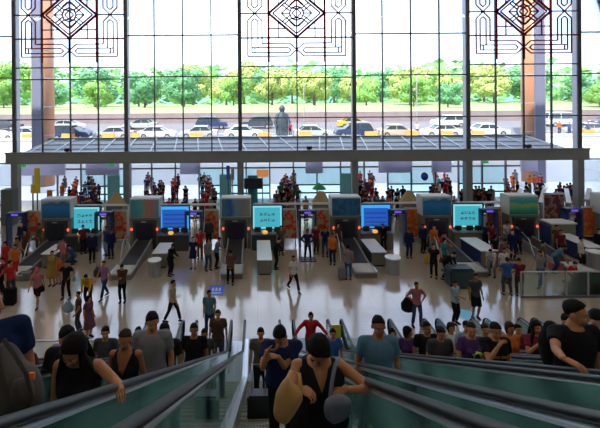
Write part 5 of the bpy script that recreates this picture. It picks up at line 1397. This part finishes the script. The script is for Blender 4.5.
rider(390, 10.5, 334, dict(fem=True), 'brown', 'tee', 'black', 'long', 'bob', 'woman in brown far down the second escalator to the right', lane=2, fine=False)
# lanes 3 and 4
for px, D, hy, ln, top, tk, hk, lab, fm, hr in ((449, 10.9, 329, 3, 'white', 'tee', 'bob', 'person with auburn hair and white top far down the third escalator', 1, HAIRB), (457.5, 9.9, 328, 3, 'lightblue', 'tee', 'short', 'person in pale blue shirt on the third escalator, beside the woman in purple tee', 0, None),
    (483, 9.4, 331, 3, 'beige', 'tee', 'short', 'person in beige between the purple tee and the lettered tee', 0, HAIRB), (508, 8.5, 330, 3, 'orange', 'tee', 'bob', 'woman in orange top behind the lettered tee', 1, HAIRB),
    (516, 10.4, 331, 4, 'maroon', 'tee', 'short', 'person in maroon on the fourth escalator behind the orange top', 0, None), (534, 7.9, 329, 3, 'maroon', 'tee', 'long', 'woman in maroon with long dark hair, hand at her face', 1, None),
    (553, 6.5, 324, 3, 'orange', 'tee', 'short', 'person in orange collar and white sleeves behind the tall man', 0, None), (581, 8.6, 330, 4, 'darkgrey', 'tee', 'short', 'person in charcoal behind the two men at the right edge', 0, None)):
    po = dict(fem=bool(fm))
    if 'hand at her face' in lab: po.update(wr=(-.10, -.22, 1.38), er=(-.8, -.2, -1))
    rider(px, D, hy, po, top, tk, 'black', 'long', hk, lab, lane=ln, fine=D < 8, hair=hr)
# ------------------------------------------------------------ light and camera
w = bpy.data.worlds.new('sky'); scene.world = w; w.use_nodes = True
N = w.node_tree.nodes; L = w.node_tree.links; bg = N['Background']
tc = N.new('ShaderNodeTexCoord'); nz = N.new('ShaderNodeTexNoise'); nz.inputs['Scale'].default_value = 2.2; nz.inputs['Detail'].default_value = 5
mp = N.new('ShaderNodeMapping'); mp.inputs['Scale'].default_value = (1, 1, 3); L.new(tc.outputs['Generated'], mp.inputs['Vector']); L.new(mp.outputs['Vector'], nz.inputs['Vector'])
cr = N.new('ShaderNodeValToRGB'); cr.color_ramp.elements[0].position = .38; cr.color_ramp.elements[0].color = (.48, .64, 1, 1); cr.color_ramp.elements[1].position = .6; cr.color_ramp.elements[1].color = (.80, .87, 1, 1)
L.new(nz.outputs['Fac'], cr.inputs['Fac']); L.new(cr.outputs['Color'], bg.inputs['Color']); bg.inputs['Strength'].default_value = SKY
sd = bpy.data.lights.new('sun', 'SUN'); sd.energy = SUN; sd.angle = math.radians(1.5); sd.color = (1, .93, .80)
so = bpy.data.objects.new('sun', sd); COL.objects.link(so); so.rotation_euler = V((.35, .62, -.9)).to_track_quat('-Z', 'Y').to_euler(); so.location = (-20, -20, 40)
cd = bpy.data.cameras.new('camera'); cd.sensor_fit = 'HORIZONTAL'; cd.sensor_width = 36; cd.lens = 24.; cd.shift_x = (300-256)/600.; cd.shift_y = -(214-110)/600.
cd.clip_start = .05; cd.clip_end = 2000
co = bpy.data.objects.new('camera', cd); COL.objects.link(co); co.location = (0, 0, 8.5)
co.rotation_euler = Euler((PI/2, 0, 0)); co.rotation_euler.rotate_axis('Z', math.radians(-.45))
scene.camera = co
vs_ = scene.view_settings; vs_.view_transform = 'Standard'; vs_.look = 'None'; vs_.gamma = 1; vs_.use_curve_mapping = False; vs_.exposure = EXPO
scene.cycles.transparent_max_bounces = 48
scene.cycles.sample_clamp_indirect = 6
